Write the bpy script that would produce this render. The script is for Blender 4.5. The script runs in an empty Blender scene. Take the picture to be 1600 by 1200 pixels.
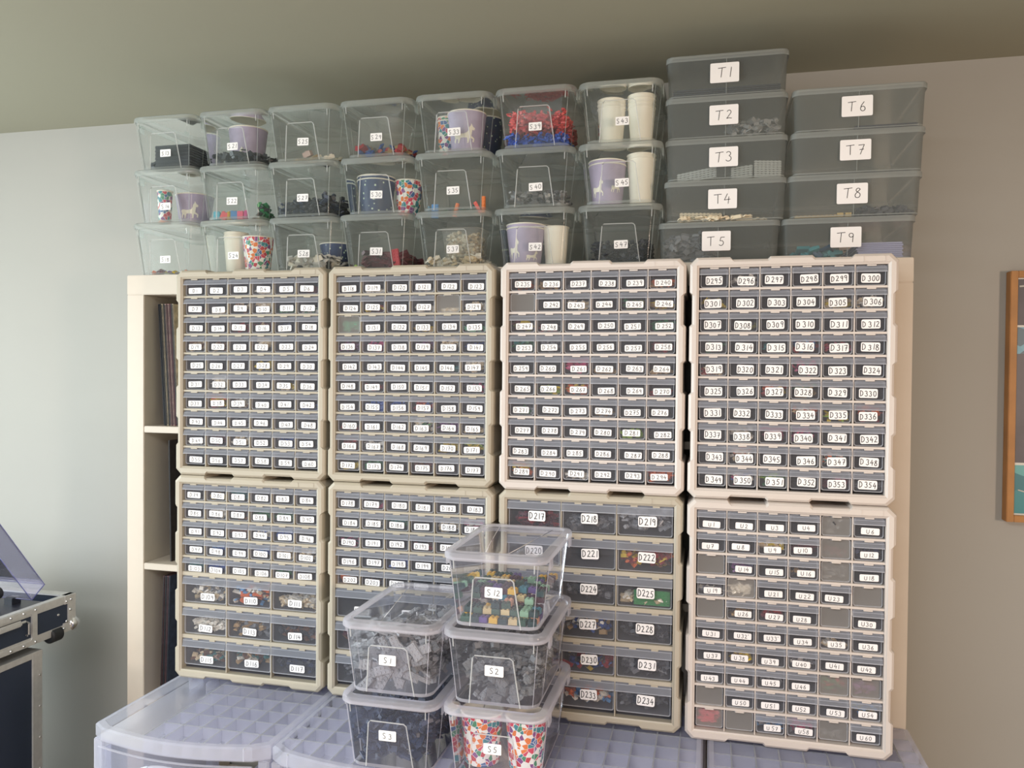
import bpy, bmesh, math, random
from mathutils import Vector, Matrix
C = bpy.context.scene.collection
S = bpy.context.scene
PI = math.pi

# ---------------------------------------------------------------- materials
def lin(c):
    return tuple(((v/255.0)/12.92 if v <= 10 else (((v/255.0)+.055)/1.055)**2.4) for v in c)
def mat(name, col, rough=.5, metal=0, noise=0, scale=20, bump=0, spec=.5, coat=0):
    m = bpy.data.materials.new(name); m.use_nodes = True
    nt = m.node_tree; b = nt.nodes['Principled BSDF']
    c = lin(col)
    b.inputs['Base Color'].default_value = (*c, 1)
    b.inputs['Roughness'].default_value = rough
    b.inputs['Metallic'].default_value = metal
    b.inputs['Specular IOR Level'].default_value = spec
    b.inputs['Coat Weight'].default_value = coat
    if noise or bump:
        tc = nt.nodes.new('ShaderNodeTexCoord'); n = nt.nodes.new('ShaderNodeTexNoise')
        n.inputs['Scale'].default_value = scale; n.inputs['Detail'].default_value = 4
        nt.links.new(tc.outputs['Object'], n.inputs['Vector'])
        if noise:
            r = nt.nodes.new('ShaderNodeValToRGB')
            r.color_ramp.elements[0].position = .3; r.color_ramp.elements[1].position = .7
            r.color_ramp.elements[0].color = (*[v*(1-noise) for v in c], 1)
            r.color_ramp.elements[1].color = (*[min(1, v*(1+noise)) for v in c], 1)
            nt.links.new(n.outputs['Fac'], r.inputs['Fac']); nt.links.new(r.outputs['Color'], b.inputs['Base Color'])
        if bump:
            bp = nt.nodes.new('ShaderNodeBump'); bp.inputs['Strength'].default_value = bump; bp.inputs['Distance'].default_value = .001
            nt.links.new(n.outputs['Fac'], bp.inputs['Height']); nt.links.new(bp.outputs['Normal'], b.inputs['Normal'])
    return m
def clear(name, tint, haze, hazecol=(225, 228, 230), rough=.08, gloss=.9):
    """thin clear plastic sheet: see-through, a little milky, glossy at grazing angles"""
    m = bpy.data.materials.new(name); m.use_nodes = True
    nt = m.node_tree; nt.nodes.clear(); N = nt.nodes.new; L = nt.links.new
    out = N('ShaderNodeOutputMaterial'); tr = N('ShaderNodeBsdfTransparent'); df = N('ShaderNodeBsdfDiffuse')
    tl = N('ShaderNodeBsdfTranslucent'); gl = N('ShaderNodeBsdfGlossy'); fr = N('ShaderNodeFresnel')
    tr.inputs['Color'].default_value = (*lin(tint), 1)
    df.inputs['Color'].default_value = (*lin(hazecol), 1); tl.inputs['Color'].default_value = (*lin(hazecol), 1)
    gl.inputs['Color'].default_value = (1, 1, 1, 1); gl.inputs['Roughness'].default_value = rough
    fr.inputs['IOR'].default_value = 1.45
    a = N('ShaderNodeMixShader'); a.inputs[0].default_value = .5; L(df.outputs[0], a.inputs[1]); L(tl.outputs[0], a.inputs[2])
    b = N('ShaderNodeMixShader'); b.inputs[0].default_value = haze; L(tr.outputs[0], b.inputs[1]); L(a.outputs[0], b.inputs[2])
    c = N('ShaderNodeMixShader'); mul = N('ShaderNodeMath'); mul.operation = 'MULTIPLY'; mul.inputs[1].default_value = gloss
    geo = N('ShaderNodeNewGeometry')  # same reflectance whichever side of the sheet is seen
    lw = N('ShaderNodeLayerWeight'); lw.inputs['Blend'].default_value = .12
    L(lw.outputs['Fresnel'], mul.inputs[0]); L(mul.outputs[0], c.inputs[0]); L(b.outputs[0], c.inputs[1]); L(gl.outputs[0], c.inputs[2])
    L(c.outputs[0], out.inputs[0])
    return m
def cells(name, cols, scale, edge=None, edgew=.06, rough=.45, stretch=(1, 1, 1)):
    m = bpy.data.materials.new(name); m.use_nodes = True
    nt = m.node_tree; b = nt.nodes['Principled BSDF']; b.inputs['Roughness'].default_value = rough
    N = nt.nodes.new; L = nt.links.new
    tc = N('ShaderNodeTexCoord'); mp = N('ShaderNodeMapping'); mp.inputs['Scale'].default_value = stretch
    v = N('ShaderNodeTexVoronoi'); v.inputs['Scale'].default_value = scale
    L(tc.outputs['Object'], mp.inputs[0]); L(mp.outputs[0], v.inputs['Vector'])
    sp = N('ShaderNodeSeparateColor'); L(v.outputs['Color'], sp.inputs[0])
    r = N('ShaderNodeValToRGB'); r.color_ramp.interpolation = 'CONSTANT'
    for i, c in enumerate(cols):
        e = r.color_ramp.elements[i] if i < 2 else r.color_ramp.elements.new(i/len(cols))
        e.position = i/len(cols); e.color = (*lin(c), 1)
    L(sp.outputs[0], r.inputs[0])
    if edge:
        v2 = N('ShaderNodeTexVoronoi'); v2.feature = 'DISTANCE_TO_EDGE'; v2.inputs['Scale'].default_value = scale
        L(mp.outputs[0], v2.inputs['Vector'])
        lt = N('ShaderNodeMath'); lt.operation = 'LESS_THAN'; lt.inputs[1].default_value = edgew; L(v2.outputs['Distance'], lt.inputs[0])
        mx = N('ShaderNodeMix'); mx.data_type = 'RGBA'; L(lt.outputs[0], mx.inputs[0]); L(r.outputs[0], mx.inputs[6])
        mx.inputs[7].default_value = (*lin(edge), 1); L(mx.outputs[2], b.inputs['Base Color'])
    else: L(r.outputs[0], b.inputs['Base Color'])
    return m
def dots(name, base, dot, scale, r=.25):
    m = bpy.data.materials.new(name); m.use_nodes = True
    nt = m.node_tree; b = nt.nodes['Principled BSDF']; b.inputs['Roughness'].default_value = .45
    N = nt.nodes.new; L = nt.links.new
    tc = N('ShaderNodeTexCoord'); v = N('ShaderNodeTexVoronoi'); v.inputs['Scale'].default_value = scale
    L(tc.outputs['Object'], v.inputs['Vector'])
    lt = N('ShaderNodeMath'); lt.operation = 'LESS_THAN'; lt.inputs[1].default_value = r; L(v.outputs['Distance'], lt.inputs[0])
    mx = N('ShaderNodeMix'); mx.data_type = 'RGBA'; L(lt.outputs[0], mx.inputs[0])
    mx.inputs[6].default_value = (*lin(base), 1); mx.inputs[7].default_value = (*lin(dot), 1)
    L(mx.outputs[2], b.inputs['Base Color'])
    return m
M = {}
M['wall'] = mat('wall_paint', (173, 171, 164), .9, noise=.012, scale=3, bump=.15)
M['ceiling'] = mat('ceiling_paint', (160, 157, 138), .95)
M['floor'] = mat('floor_wood', (150, 132, 112), .5, noise=.2, scale=6)
M['shelf'] = mat('shelf_foil', (205, 193, 177), .5, noise=.01, scale=40)
M['beige'] = mat('cabinet_beige_plastic', (180, 171, 153), .42, noise=.015, scale=30)
M['cream'] = mat('cabinet_cream_plastic', (208, 198, 189), .42, noise=.01, scale=30)
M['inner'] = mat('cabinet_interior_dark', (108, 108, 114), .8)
M['dclear'] = clear('drawer_clear_plastic', (248, 248, 250), .21, (205, 206, 214))
M['dhandle'] = clear('drawer_handle_frosted', (244, 245, 248), .40, (222, 226, 236), .22, 1)
M['dedge'] = clear('drawer_edge_plastic', (245, 246, 250), .62, (240, 242, 247), .15)
M['dback'] = clear('drawer_milky_plastic', (247, 247, 247), .46, (226, 222, 218), .25, .6)
M['box'] = clear('box_clear_plastic', (251, 252, 251), .085, (212, 222, 218))
M['boxrim'] = clear('box_rim_plastic', (250, 251, 250), .34, (228, 234, 230), .2)
M['boxridge'] = clear('box_ridge_plastic', (250, 250, 250), .5, (245, 246, 244), .15)
M['fbox'] = clear('front_box_plastic', (251, 251, 253), .095, (228, 229, 242))
M['fboxrim'] = clear('front_box_rim_plastic', (250, 250, 252), .42, (250, 248, 255), .12)
M['tbox'] = clear('tray_box_plastic', (249, 250, 250), .27, (200, 206, 202), .2)
M['tlid'] = clear('tray_lid_plastic', (248, 249, 248), .5, (212, 217, 214), .25)
M['tower'] = clear('tower_clear_plastic', (252, 252, 254), .16, (232, 234, 248), .1)
M['towerrib'] = clear('tower_rib_plastic', (250, 250, 253), .45, (244, 244, 252), .2)
M['towerfloor'] = clear('tower_floor_plastic', (248, 249, 253), .8, (216, 221, 240), .3)
M['acrylic'] = clear('dust_cover_acrylic', (253, 252, 255), .10, (236, 234, 252), .03, 1)  # lavender tint put in for the cover's iridescent reflections
M['acrylic_edge'] = clear('dust_cover_edge', (190, 190, 220), .45, (150, 152, 215), .1)
M['paper'] = mat('label_paper', (243, 240, 238), .7)
M['ink'] = mat('label_ink', (22, 20, 24), .6)
M['alu'] = mat('aluminium', (204, 203, 200), .5, .55, noise=.06, scale=60)
M['chrome'] = mat('chrome', (222, 222, 224), .18, 1)
M['caseblack'] = mat('case_laminate', (38, 48, 66), .55, bump=.4)
M['rubber'] = mat('black_rubber', (24, 26, 30), .6)
M['vinyl'] = mat('turntable_black', (34, 36, 46), .35)
M['oak'] = mat('oak', (176, 124, 68), .5, noise=.15, scale=14)
M['whitecup'] = mat('white_paper_cup', (240, 234, 218), .55)
M['lilac'] = mat('lilac_paper_cup', (176, 164, 190), .55, noise=.12, scale=40)
M['navy'] = dots('navy_starry_paper_cup', (38, 58, 98), (196, 214, 190), 90, .22)
M['tub'] = clear('milky_tub_plastic', (245, 245, 242), .28, (214, 212, 206), .25)
M['pattern'] = cells('kaleidoscope_paper_cup', [(196, 40, 60), (240, 236, 228), (36, 90, 150), (230, 120, 40), (240, 238, 230), (60, 140, 100), (130, 60, 130), (214, 60, 90), (30, 130, 140)], 112, (244, 242, 236), .03)
_pl = {}
def plastic(c):
    c = tuple(c)
    if c not in _pl: _pl[c] = mat('toy_plastic_%d_%d_%d' % c, c, .35)
    return _pl[c]

# ---------------------------------------------------------------- mesh builder
class MB:
    def __init__(s): s.v = []; s.f = []; s.m = []; s.mats = []
    def mi(s, m):
        if m not in s.mats: s.mats.append(m)
        return s.mats.index(m)
    def add(s, vs, fs, m, T=None):
        b = len(s.v); k = s.mi(m)
        if T is not None: vs = [tuple(T @ Vector(p)) for p in vs]
        s.v += [tuple(p) for p in vs]
        for f in fs: s.f.append(tuple(b+i for i in f)); s.m.append(k)
    def box(s, x0, x1, y0, y1, z0, z1, m, T=None):
        s.add([(x0,y0,z0),(x1,y0,z0),(x1,y1,z0),(x0,y1,z0),(x0,y0,z1),(x1,y0,z1),(x1,y1,z1),(x0,y1,z1)],
              [(0,3,2,1),(4,5,6,7),(0,1,5,4),(1,2,6,5),(2,3,7,6),(3,0,4,7)], m, T)
    def cbox(s, c, d, m, T=None):
        s.box(c[0]-d[0]/2, c[0]+d[0]/2, c[1]-d[1]/2, c[1]+d[1]/2, c[2]-d[2]/2, c[2]+d[2]/2, m, T)
    def bbox(s, x0, x1, y0, y1, z0, z1, m, b=.002, T=None):
        """box with chamfered edges"""
        bm = bmesh.new(); bmesh.ops.create_cube(bm, size=1)
        for v in bm.verts: v.co = Vector(((x0+x1)/2+v.co.x*(x1-x0), (y0+y1)/2+v.co.y*(y1-y0), (z0+z1)/2+v.co.z*(z1-z0)))
        bmesh.ops.bevel(bm, geom=bm.edges[:], offset=b, segments=2, affect='EDGES')
        bm.verts.index_update()
        s.add([tuple(v.co) for v in bm.verts], [[v.index for v in f.verts] for f in bm.faces], m, T); bm.free()
    def loft(s, loops, m, cap0=False, cap1=False, closed=True, T=None):
        n = len(loops[0]); vs = [p for l in loops for p in l]; fs = []
        for i in range(len(loops)-1):
            for j in range(n if closed else n-1):
                k = (j+1) % n
                fs.append((i*n+j, i*n+k, (i+1)*n+k, (i+1)*n+j))
        if cap0: fs.append(tuple(reversed(range(n))))
        if cap1: fs.append(tuple((len(loops)-1)*n+j for j in range(n)))
        s.add(vs, fs, m, T)
    def lathe(s, prof, m, n=28, T=None, cap0=False, cap1=False):
        s.loft([[(r*math.cos(2*PI*j/n), r*math.sin(2*PI*j/n), z) for j in range(n)] for r, z in prof], m, cap0, cap1, T=T)
    def tube(s, pts, r, m, n=8, T=None):
        loops = []
        for i, p in enumerate(pts):
            p = Vector(p); a = Vector(pts[max(0, i-1)]); b = Vector(pts[min(len(pts)-1, i+1)])
            d = (b-a).normalized(); u = d.orthogonal().normalized()
            up = Vector((0, 0, 1)) if abs(d.z) < .9 else Vector((1, 0, 0))
            u = d.cross(up).normalized(); w = u.cross(d)
            loops.append([tuple(p+u*math.cos(2*PI*j/n)*r+w*math.sin(2*PI*j/n)*r) for j in range(n)])
        s.loft(loops, m, True, True, T=T)
    def mesh(s, name, smooth=False):
        me = bpy.data.meshes.new(name); me.from_pydata(s.v, [], s.f)
        for m in s.mats: me.materials.append(m)
        me.polygons.foreach_set('material_index', s.m)
        if smooth:
            me.polygons.foreach_set('use_smooth', [True]*len(s.f))
            try: me.set_sharp_from_angle(angle=math.radians(35))
            except Exception: pass
        me.update(); return me
def link(name, me, parent=None, loc=None, rz=0):
    o = bpy.data.objects.new(name, me); C.objects.link(o)
    if parent is not None: o.parent = parent
    if loc is not None: o.location = loc
    if rz: o.rotation_euler[2] = rz
    return o
def tag(o, label=None, cat=None, group=None, kind=None):
    if label: o['label'] = label
    if cat: o['category'] = cat
    if group: o['group'] = group
    if kind: o['kind'] = kind
    return o
def empty(name, loc, rz=0, **k):
    o = bpy.data.objects.new(name, None); o.empty_display_size = .05; C.objects.link(o); o.location = loc; o.rotation_euler[2] = rz
    return tag(o, **k)
def rr(w, l, r, z, n=5, cx=0, cy=0):
    pts = []
    for sx, sy, a0 in ((1, 1, 0), (-1, 1, PI/2), (-1, -1, PI), (1, -1, 1.5*PI)):
        for i in range(n+1):
            a = a0+PI/2*i/n
            pts.append((cx+sx*(w/2-r)+r*math.cos(a), cy+sy*(l/2-r)+r*math.sin(a), z))
    return pts

# ---------------------------------------------------------------- handwriting
def arc(cx, cy, rx, ry, a0, a1, n=9):
    return [(cx+rx*math.cos(math.radians(a0+(a1-a0)*i/n)), cy+ry*math.sin(math.radians(a0+(a1-a0)*i/n))) for i in range(n+1)]
GL = {
 'D': [[(.04, .92), (.02, .05)], [(-.02, .95)]+arc(.08, .5, .46, .46, 80, -85, 8)+[(-.0, .02)]],
 'U': [[(.02, .9), (.0, .45)]+arc(.28, .3, .27, .28, 190, 350, 7)+[(.56, .88)]],
 'S': [arc(.3, .76, .22, .2, 30, 200, 6)+[(.25, .52)]+arc(.27, .25, .22, .24, 50, -150, 8)],
 'T': [[(-.06, .92), (.68, .98)], [(.33, .95), (.3, .02)]],
 '0': [arc(.27, .48, .25, .44, 100, 450, 14)],
 '1': [[(.26, .95), (.22, .03)]],
 '2': [arc(.24, .72, .21, .22, 160, -20, 7)+[(.05, .05), (.28, .1), (.56, .06)]],
 '3': [arc(.22, .73, .21, .2, 150, -70, 7)+arc(.22, .26, .26, .26, 70, -150, 8)],
 '4': [[(.3, .95), (.02, .36), (.56, .42)], [(.44, .66), (.38, .0)]],
 '5': [[(.14, .92), (.08, .56)]+arc(.22, .3, .25, .27, 110, -140, 8), [(.14, .93), (.52, .95)]],
 '6': [[(.4, .95), (.14, .6)]+arc(.27, .26, .22, .24, 165, 500, 12)],
 '7': [[(.02, .9), (.52, .93), (.24, .02)], [(.16, .46), (.5, .5)]],
 '8': [[(.45, .8)]+arc(.27, .74, .18, .18, 30, 230, 6)+arc(.27, .25, .23, .24, 60, -230, 10)+[(.45, .8)]],
 '9': [arc(.26, .7, .2, .2, 20, 370, 10)+[(.4, .02)]],
 "'": [[(.05, .98), (.0, .8)]],
}
def label_mb(text, w, h, rng, ch=.64, lw=.105, r=.16):
    """paper label centred at the origin, front towards -y, ink strokes raised on it"""
    mb = MB(); t = .0005
    rad = min(w, h)*r; out = []
    for sx, sz, a0 in ((1, 1, 0), (-1, 1, PI/2), (-1, -1, PI), (1, -1, 1.5*PI)):
        for i in range(3):
            a = a0+PI/4*i; out.append((sx*(w/2-rad)+rad*math.cos(a), sz*(h/2-rad)+rad*math.sin(a)))
    n = len(out)
    mb.loft([[(x, 0, z) for x, z in out], [(x, -t, z) for x, z in out]], M['paper'], cap1=True)
    s = h*ch; sp = .8
    head = text[0]; rest = text[1:]
    gap = rng.uniform(.12, .3) if len(rest) < 3 else (.3 if rest[:3] > '234' and w > .033 else .1)
    adv = []
    x = 0
    for i, c in enumerate(text):
        adv.append(x); x += (.56 if c == '1' else (.1 if c == "'" else sp))
        if i == 0: x += gap
    tot = x-.22
    if tot*s > w*.86: kx = w*.86/(tot*s)
    else: kx = 1
    for c, ax in zip(text, adv):
        jy = rng.uniform(-.06, .06); js = rng.uniform(.9, 1.05); sl = rng.uniform(-.03, .1)
        for st in GL[c]:
            P = [((ax+px*js+sl*pz-tot/2)*s*kx, (pz*js-.5+jy)*s) for px, pz in st]
            for a, b in zip(P, P[1:]):
                dx, dz = b[0]-a[0], b[1]-a[1]; d = math.hypot(dx, dz)
                if d < 1e-7: continue
                e = lw*s/2; ux, uz = dx/d*e, dz/d*e
                a2 = (a[0]-ux*.6, a[1]-uz*.6); b2 = (b[0]+ux*.6, b[1]+uz*.6)
                y = -t-.0002
                mb.add([(a2[0]-uz, y, a2[1]+ux), (a2[0]+uz, y, a2[1]-ux), (b2[0]+uz, y, b2[1]-ux), (b2[0]-uz, y, b2[1]+ux)], [(0, 1, 2, 3)], M['ink'])
    return mb

# ---------------------------------------------------------------- the room
def struct(name, mb, **k):
    o = link(name, mb.mesh(name)); o['kind'] = 'structure'; return o
XL, XR, YB, YF, ZC = -1.75, 4.2, .40, -4.6, 2.377
b = MB(); b.box(XL-.1, XR+.1, YF-.1, YB+.1, -.1, 0, M['floor']); struct('floor', b)
b = MB(); b.box(XL-.1, XR+.1, YF-.1, YB+.1, ZC, ZC+.1, M['ceiling']); struct('ceiling', b)
b = MB(); b.box(XL-.1, XR+.1, YB, YB+.1, 0, ZC, M['wall']); struct('wall_back', b)
b = MB(); b.box(XR, XR+.1, YF, YB, 0, ZC, M['wall']); struct('wall_right', b)
WY0, WY1, WZ0, WZ1 = -2.5, -.35, .8, 2.1
b = MB(); b.box(XL-.1, XL, YF, WY0, 0, ZC, M['wall']); b.box(XL-.1, XL, WY1, YB, 0, ZC, M['wall'])
b.box(XL-.1, XL, WY0, WY1, 0, WZ0, M['wall']); b.box(XL-.1, XL, WY0, WY1, WZ1, ZC, M['wall']); struct('wall_left', b)
FX0, FX1, FZ0, FZ1 = -1.5, 1.6, .1, 2.1
b = MB(); b.box(XL, FX0, YF-.1, YF, 0, ZC, M['wall']); b.box(FX1, XR, YF-.1, YF, 0, ZC, M['wall'])
b.box(FX0, FX1, YF-.1, YF, 0, FZ0, M['wall']); b.box(FX0, FX1, YF-.1, YF, FZ1, ZC, M['wall']); struct('wall_front', b)

# ---------------------------------------------------------------- shelving unit
sh = empty('shelving_unit', (0, 0, 0), label='large cream cube shelving unit against the wall behind the drawer cabinets', cat='shelving unit')
D = .385
def shp(name, a, bev=.0015):
    b = MB(); b.bbox(*a, M['shelf'], bev); return link(name, b.mesh(name), sh)
shp('top_panel', (0, 1.85, 0, D, 1.80, 1.85)); shp('bottom_panel', (0, 1.85, 0, D, 0, .05))
shp('side_panel', (0, .05, 0.0008, D, .05, 1.80)); shp('side_panel', (1.80, 1.85, 0.0008, D, .05, 1.80))
for k in range(4):
    z = 1.80-.335*(k+1)-.0165*k
    shp('shelf_board', (.05, 1.80, .001, D, z-.0165, z))
for k in range(4):
    x = .05+.335*(k+1)+.0165*k
    for r in range(5):
        z1 = 1.80-.3515*r; shp('divider', (x, x+.0165, .002, D, max(.05, z1-.335), z1), .001)

# records in the left column
recs = [(0, .0735, (40, 46, 58), .004, -.085, 'dark navy'), (0, .0785, (30, 32, 38), .004, -.075, 'black'), (0, .0835, (206, 190, 158), .0035, -.06, 'cream'), (0, .0885, (60, 62, 66), .003, -.055, 'charcoal'),
        (0, .093, (176, 150, 140), .0035, -.05, 'dusty pink'), (0, .0975, (96, 38, 48), .003, -.045, 'maroon'), (0, .1015, (200, 170, 160), .003, -.04, 'pale pink'), (0, .106, (120, 52, 62), .0035, -.04, 'rose red'), (0, .1105, (70, 66, 70), .0035, -.035, 'grey'), (0, .115, (196, 180, 150), .0035, -.03, 'sand'),
        (1, .1045, (40, 34, 34), .004, -.02, 'black'), (2, .0895, (90, 58, 60), .0045, .03, 'dark red'), (2, .0955, (46, 50, 60), .004, .03, 'slate'), (2, .101, (112, 74, 78), .004, .03, 'brown pink'), (2, .1065, (50, 60, 78), .004, .03, 'blue grey')]
cellz = [1.465, 1.1135, .762]
cn = ['top', 'second', 'third']
order = ['leftmost', 'second', 'third', 'fourth', 'fifth', 'sixth', 'seventh', 'eighth', 'ninth', 'tenth']
cnt = {}
for r, x, c, th, lean, cname in recs:
    if r == 0: lean = -.058
    b = MB(); b.box(-th/2, th/2, 0, .313, 0, .313, mat('sleeve_%s_%d' % (cname.replace(' ', '_'), r), c, .6, noise=.35, scale=60)); b.box(-th/2+.0008, th/2-.0008, -.0006, 0, .002, .311, M['ink'])
    o = link('record_sleeve', b.mesh('record_sleeve'), None, (x-lean*.3-.002, .03, cellz[r]+.001)); o.rotation_euler[1] = lean
    k = cnt.get(r, 0); cnt[r] = k+1
    tag(o, '%s record sleeve, %s from the left in the %s cell of the shelving unit' % (cname, order[k] if k else 'first', cn[r]), 'record', 'record sleeves in the shelving unit')

# ---------------------------------------------------------------- drawer cabinets
W, H, WI, HI, CH = .3775, .4705, .341, .4303, .150
DEP = .1555
def outline(w, h, c=.013, off=.0048, tr=.005):
    """closed outline (x,z), z from 0..h, with interlocking tabs on every side"""
    pts = []
    def side(L, n, fn):
        p = L/n; s = []
        for i in range(n):
            a, b_ = p*i, p*(i+1)
            if i % 2 == 0:
                s += [(max(a, c) if i == 0 else a, 0), ((min(b_, L-c)) if i == n-1 else b_, 0)]
            else: s += [(a+tr, -off), (b_-tr, -off)]
        return [fn(t, o) for t, o in s]
    pts += side(w, 5, lambda t, o: (-w/2+t, h+o))            # top, left to right
    pts += side(h, 7, lambda t, o: (w/2+o, h-t))             # right, down
    pts += side(w, 5, lambda t, o: (w/2-t, -o))              # bottom, right to left
    pts += side(h, 7, lambda t, o: (-w/2-o, t))              # left, up
    return pts
def cab_body(cm, rows, cols):
    """rows: list of row heights from the top; cols: list of column counts; returns body mesh"""
    b = MB(); m = M[cm]; ol = outline(W, H)
    def ring(y, ins): return [(x*(1-2*ins/W), y, (z-H/2)*(1-2*ins/H)+H/2) for x, z in ol]
    x1, z0, z1 = WI/2, (H-HI)/2, (H+HI)/2
    def inner(y, g): return [(max(-x1-g, min(x1+g, x)), y, max(z0-g, min(z1+g, z))) for x, z in ol]
    b.loft([ring(DEP, 0), ring(.008, 0), ring(.0035, .0012), ring(0, .0055), inner(0, .0045), inner(.002, .0025), inner(.0035, 0), inner(.02, 0)], m)
    # back plate and dark interior
    b.add([(x, DEP, z) for x, z in ol], [tuple(range(len(ol)))], m)
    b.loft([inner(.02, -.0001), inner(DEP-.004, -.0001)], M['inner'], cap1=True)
    # shelves
    z = z1; t = .0042 if rows[0][0] < .05 else .0085
    for i, (rh, nc) in enumerate(rows):
        zb = z-rh
        th = .0042 if rh < .05 else .0085
        if i < len(rows)-1:
            th2 = max(th, .0042 if rows[i+1][0] < .05 else .0085)
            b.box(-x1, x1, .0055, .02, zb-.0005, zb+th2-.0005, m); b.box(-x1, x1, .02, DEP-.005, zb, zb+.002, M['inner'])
        cw = WI/nc
        for k in range(1, nc):
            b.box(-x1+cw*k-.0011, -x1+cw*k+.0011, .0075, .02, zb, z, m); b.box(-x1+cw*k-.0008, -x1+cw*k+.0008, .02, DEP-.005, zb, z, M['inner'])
        for k in range(nc):   # drawer stops under each shelf
            xc = -x1+cw*(k+.5)
            if nc == 6: b.box(xc-.008, xc+.008, .0045, .0075, z-.0030, z-.0006, m)
            else:
                for s in (-.022, .022): b.box(xc+s-.007, xc+s+.007, .0045, .0075, z-.0036, z-.0006, m)
        z = zb
    # small recessed name plate at the upper right
    for a in ((W/2-.062, W/2-.024, H-.0155, H-.0148), (W/2-.062, W/2-.024, H-.0062, H-.0055), (W/2-.062, W/2-.0613, H-.0155, H-.0055), (W/2-.0247, W/2-.024, H-.0155, H-.0055)):
        b.box(a[0], a[1], -.0006, .002, a[2], a[3], m)
    return b.mesh('body')
def drawer_meshes(w, h, big):
    hf = .33 if not big else .29      # height fraction of the frosted pull
    zc = h*(1-hf)
    b = MB()
    # front panel with a slightly narrower lower part and a rounded rim
    o1 = [(x, 0, z) for x, _, z in [(p[0], 0, p[1]+h/2) for p in [(q[0], q[1]) for q in rr(w-.004, h-.0015, .0035, 0, 2)]]]
    n = len(o1); b.add(o1, [tuple(range(n))], M['dclear'])
    fr = lambda g, y: [(x*(1-2*g/w), y, (z-h/2)*(1-2*g/h)+h/2) for x, _, z in o1]
    b.loft([fr(0, .0002), fr(0, -.0012), fr(.0015, -.0014), fr(.0017, .0002)], M['dedge'])
    d = .125
    b.add([(-w/2+.002, 0, .001), (w/2-.002, 0, .001), (w/2-.002, d, .001), (-w/2+.002, d, .001)], [(0, 1, 2, 3)], M['dclear'])
    for s in (-1, 1): b.add([(s*(w/2-.002), 0, .001), (s*(w/2-.002), d, .001), (s*(w/2-.002), d, h-.008), (s*(w/2-.002), 0, h-.003)], [(0, 1, 2, 3)], M['dclear'])
    front = b.mesh('drawer')
    b = MB()
    P = [(-.0002, h), (-.0035, h-.0008), (-.006, h-.004), (-.0078, zc+.004), (-.0085, zc)]
    x = w/2-.0005
    for (y0, a0), (y1, a1) in zip(P, P[1:]):
        b.add([(-x, y0, a0), (x, y0, a0), (x, y1, a1), (-x, y1, a1)], [(3, 2, 1, 0)], M['dhandle'])
    # rolled lower lip and shoulder line, made paler to stand for highlights
    b.box(-x, x, -.0092, -.0080, zc-.0006, zc+.0008, M['dedge'])
    b.box(-x, x, -.0062, -.0052, h-.0055, h-.0045, M['dedge'])
    for s in (-1, 1): b.add([(s*x, P[0][0], h), (s*x, P[2][0], P[2][1]), (s*x, P[4][0], zc), (s*x, 0, zc)], [(0, 1, 2, 3)], M['dhandle'])
    hd = b.mesh('handle')
    # reversed drawer: plain milky back wall with a small top flange
    b = MB(); b.add([(p[0], 0, p[2]) for p in o1], [tuple(range(n))], M['dback'])
    b.loft([fr(0, .0002), fr(0, -.0010), fr(.0012, -.0010), fr(.0013, .0002)], M['dedge'])
    b.box(-w*.18, w*.18, -.002, 0, h-.003, h+.0004, M['dedge'])
    rv = b.mesh('drawer')
    return front, hd, rv
small = drawer_meshes(.0552, .0385, False)
big7 = drawer_meshes(.1122, .0628, True)
RS = [(.04303, 6)]*10; RM = [(.0424, 6)]*5+[(.0727, 3)]*3; RL = [(.07171, 3)]*6
bodies = {}
CAB = []
def heap_mb(mb, w, d, h, cols, n, size, rng, studs=True, slope=0, T=None, flat=False):
    """a heap of toy bricks in the box |x|<w/2, |y|<d/2, 0<z<h"""
    for i in range(n):
        c = plastic(rng.choice(cols)); s = size*rng.uniform(.75, 1.2)
        dx, dy, dz = rng.choice(((1, 1, .6), (2, 1, .6), (2, 1, .25), (3, 1, .3), (1.5, 1, .9)))
        x = rng.uniform(-1, 1)*(w/2-s*.7); y = rng.uniform(-1, 1)*(d/2-s*.7)
        hh = h*(1+slope*x/w*2)*rng.uniform(.85, 1)
        z = s*.35+max(0, hh-s*.8)*rng.random()**.6
        R = Matrix.Translation((x, y, z)) @ Matrix.Rotation(rng.uniform(0, 6.28), 4, 'Z') @ Matrix.Rotation(rng.uniform(-.9, .9)*(0 if flat else 1), 4, 'X') @ Matrix.Rotation(rng.uniform(-.5, .5)*(0 if flat else 1), 4, 'Y')
        if T is not None: R = T @ R
        a, b_, c_ = dx*s/2*.8, dy*s/2*.8, dz*s/2*.8
        mb.box(-a, a, -b_, b_, -c_, c_, c, R)
        if studs:
            for k in range(int(dx)):
                xx = -a+(k+.5)*2*a/int(dx); mb.cbox((xx, 0, c_+.06*s), (.4*s, .4*s, .14*s), c, R)
W_ = (232, 226, 212); CR = (216, 196, 160); YE = (214, 186, 50); RD = (150, 30, 40); MR = (92, 28, 44); GN = (36, 110, 66); TL = (40, 120, 120); BL = (44, 84, 160); LB = (90, 150, 200)
OR = (220, 104, 40); PK = (200, 70, 120); PU = (120, 70, 130); BR = (110, 70, 44); GY = (120, 122, 126); DG = (64, 66, 72); LI = (160, 200, 60); TN = (170, 140, 96); OL = (110, 110, 50); NV = (40, 50, 80)
CN = {W_: 'white', CR: 'cream', YE: 'yellow', RD: 'red', MR: 'maroon', GN: 'green', TL: 'teal', BL: 'blue', LB: 'light blue', OR: 'orange', PK: 'pink', PU: 'purple', BR: 'brown', GY: 'grey', DG: 'dark grey', LI: 'lime', TN: 'tan', OL: 'olive', NV: 'navy'}
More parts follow.
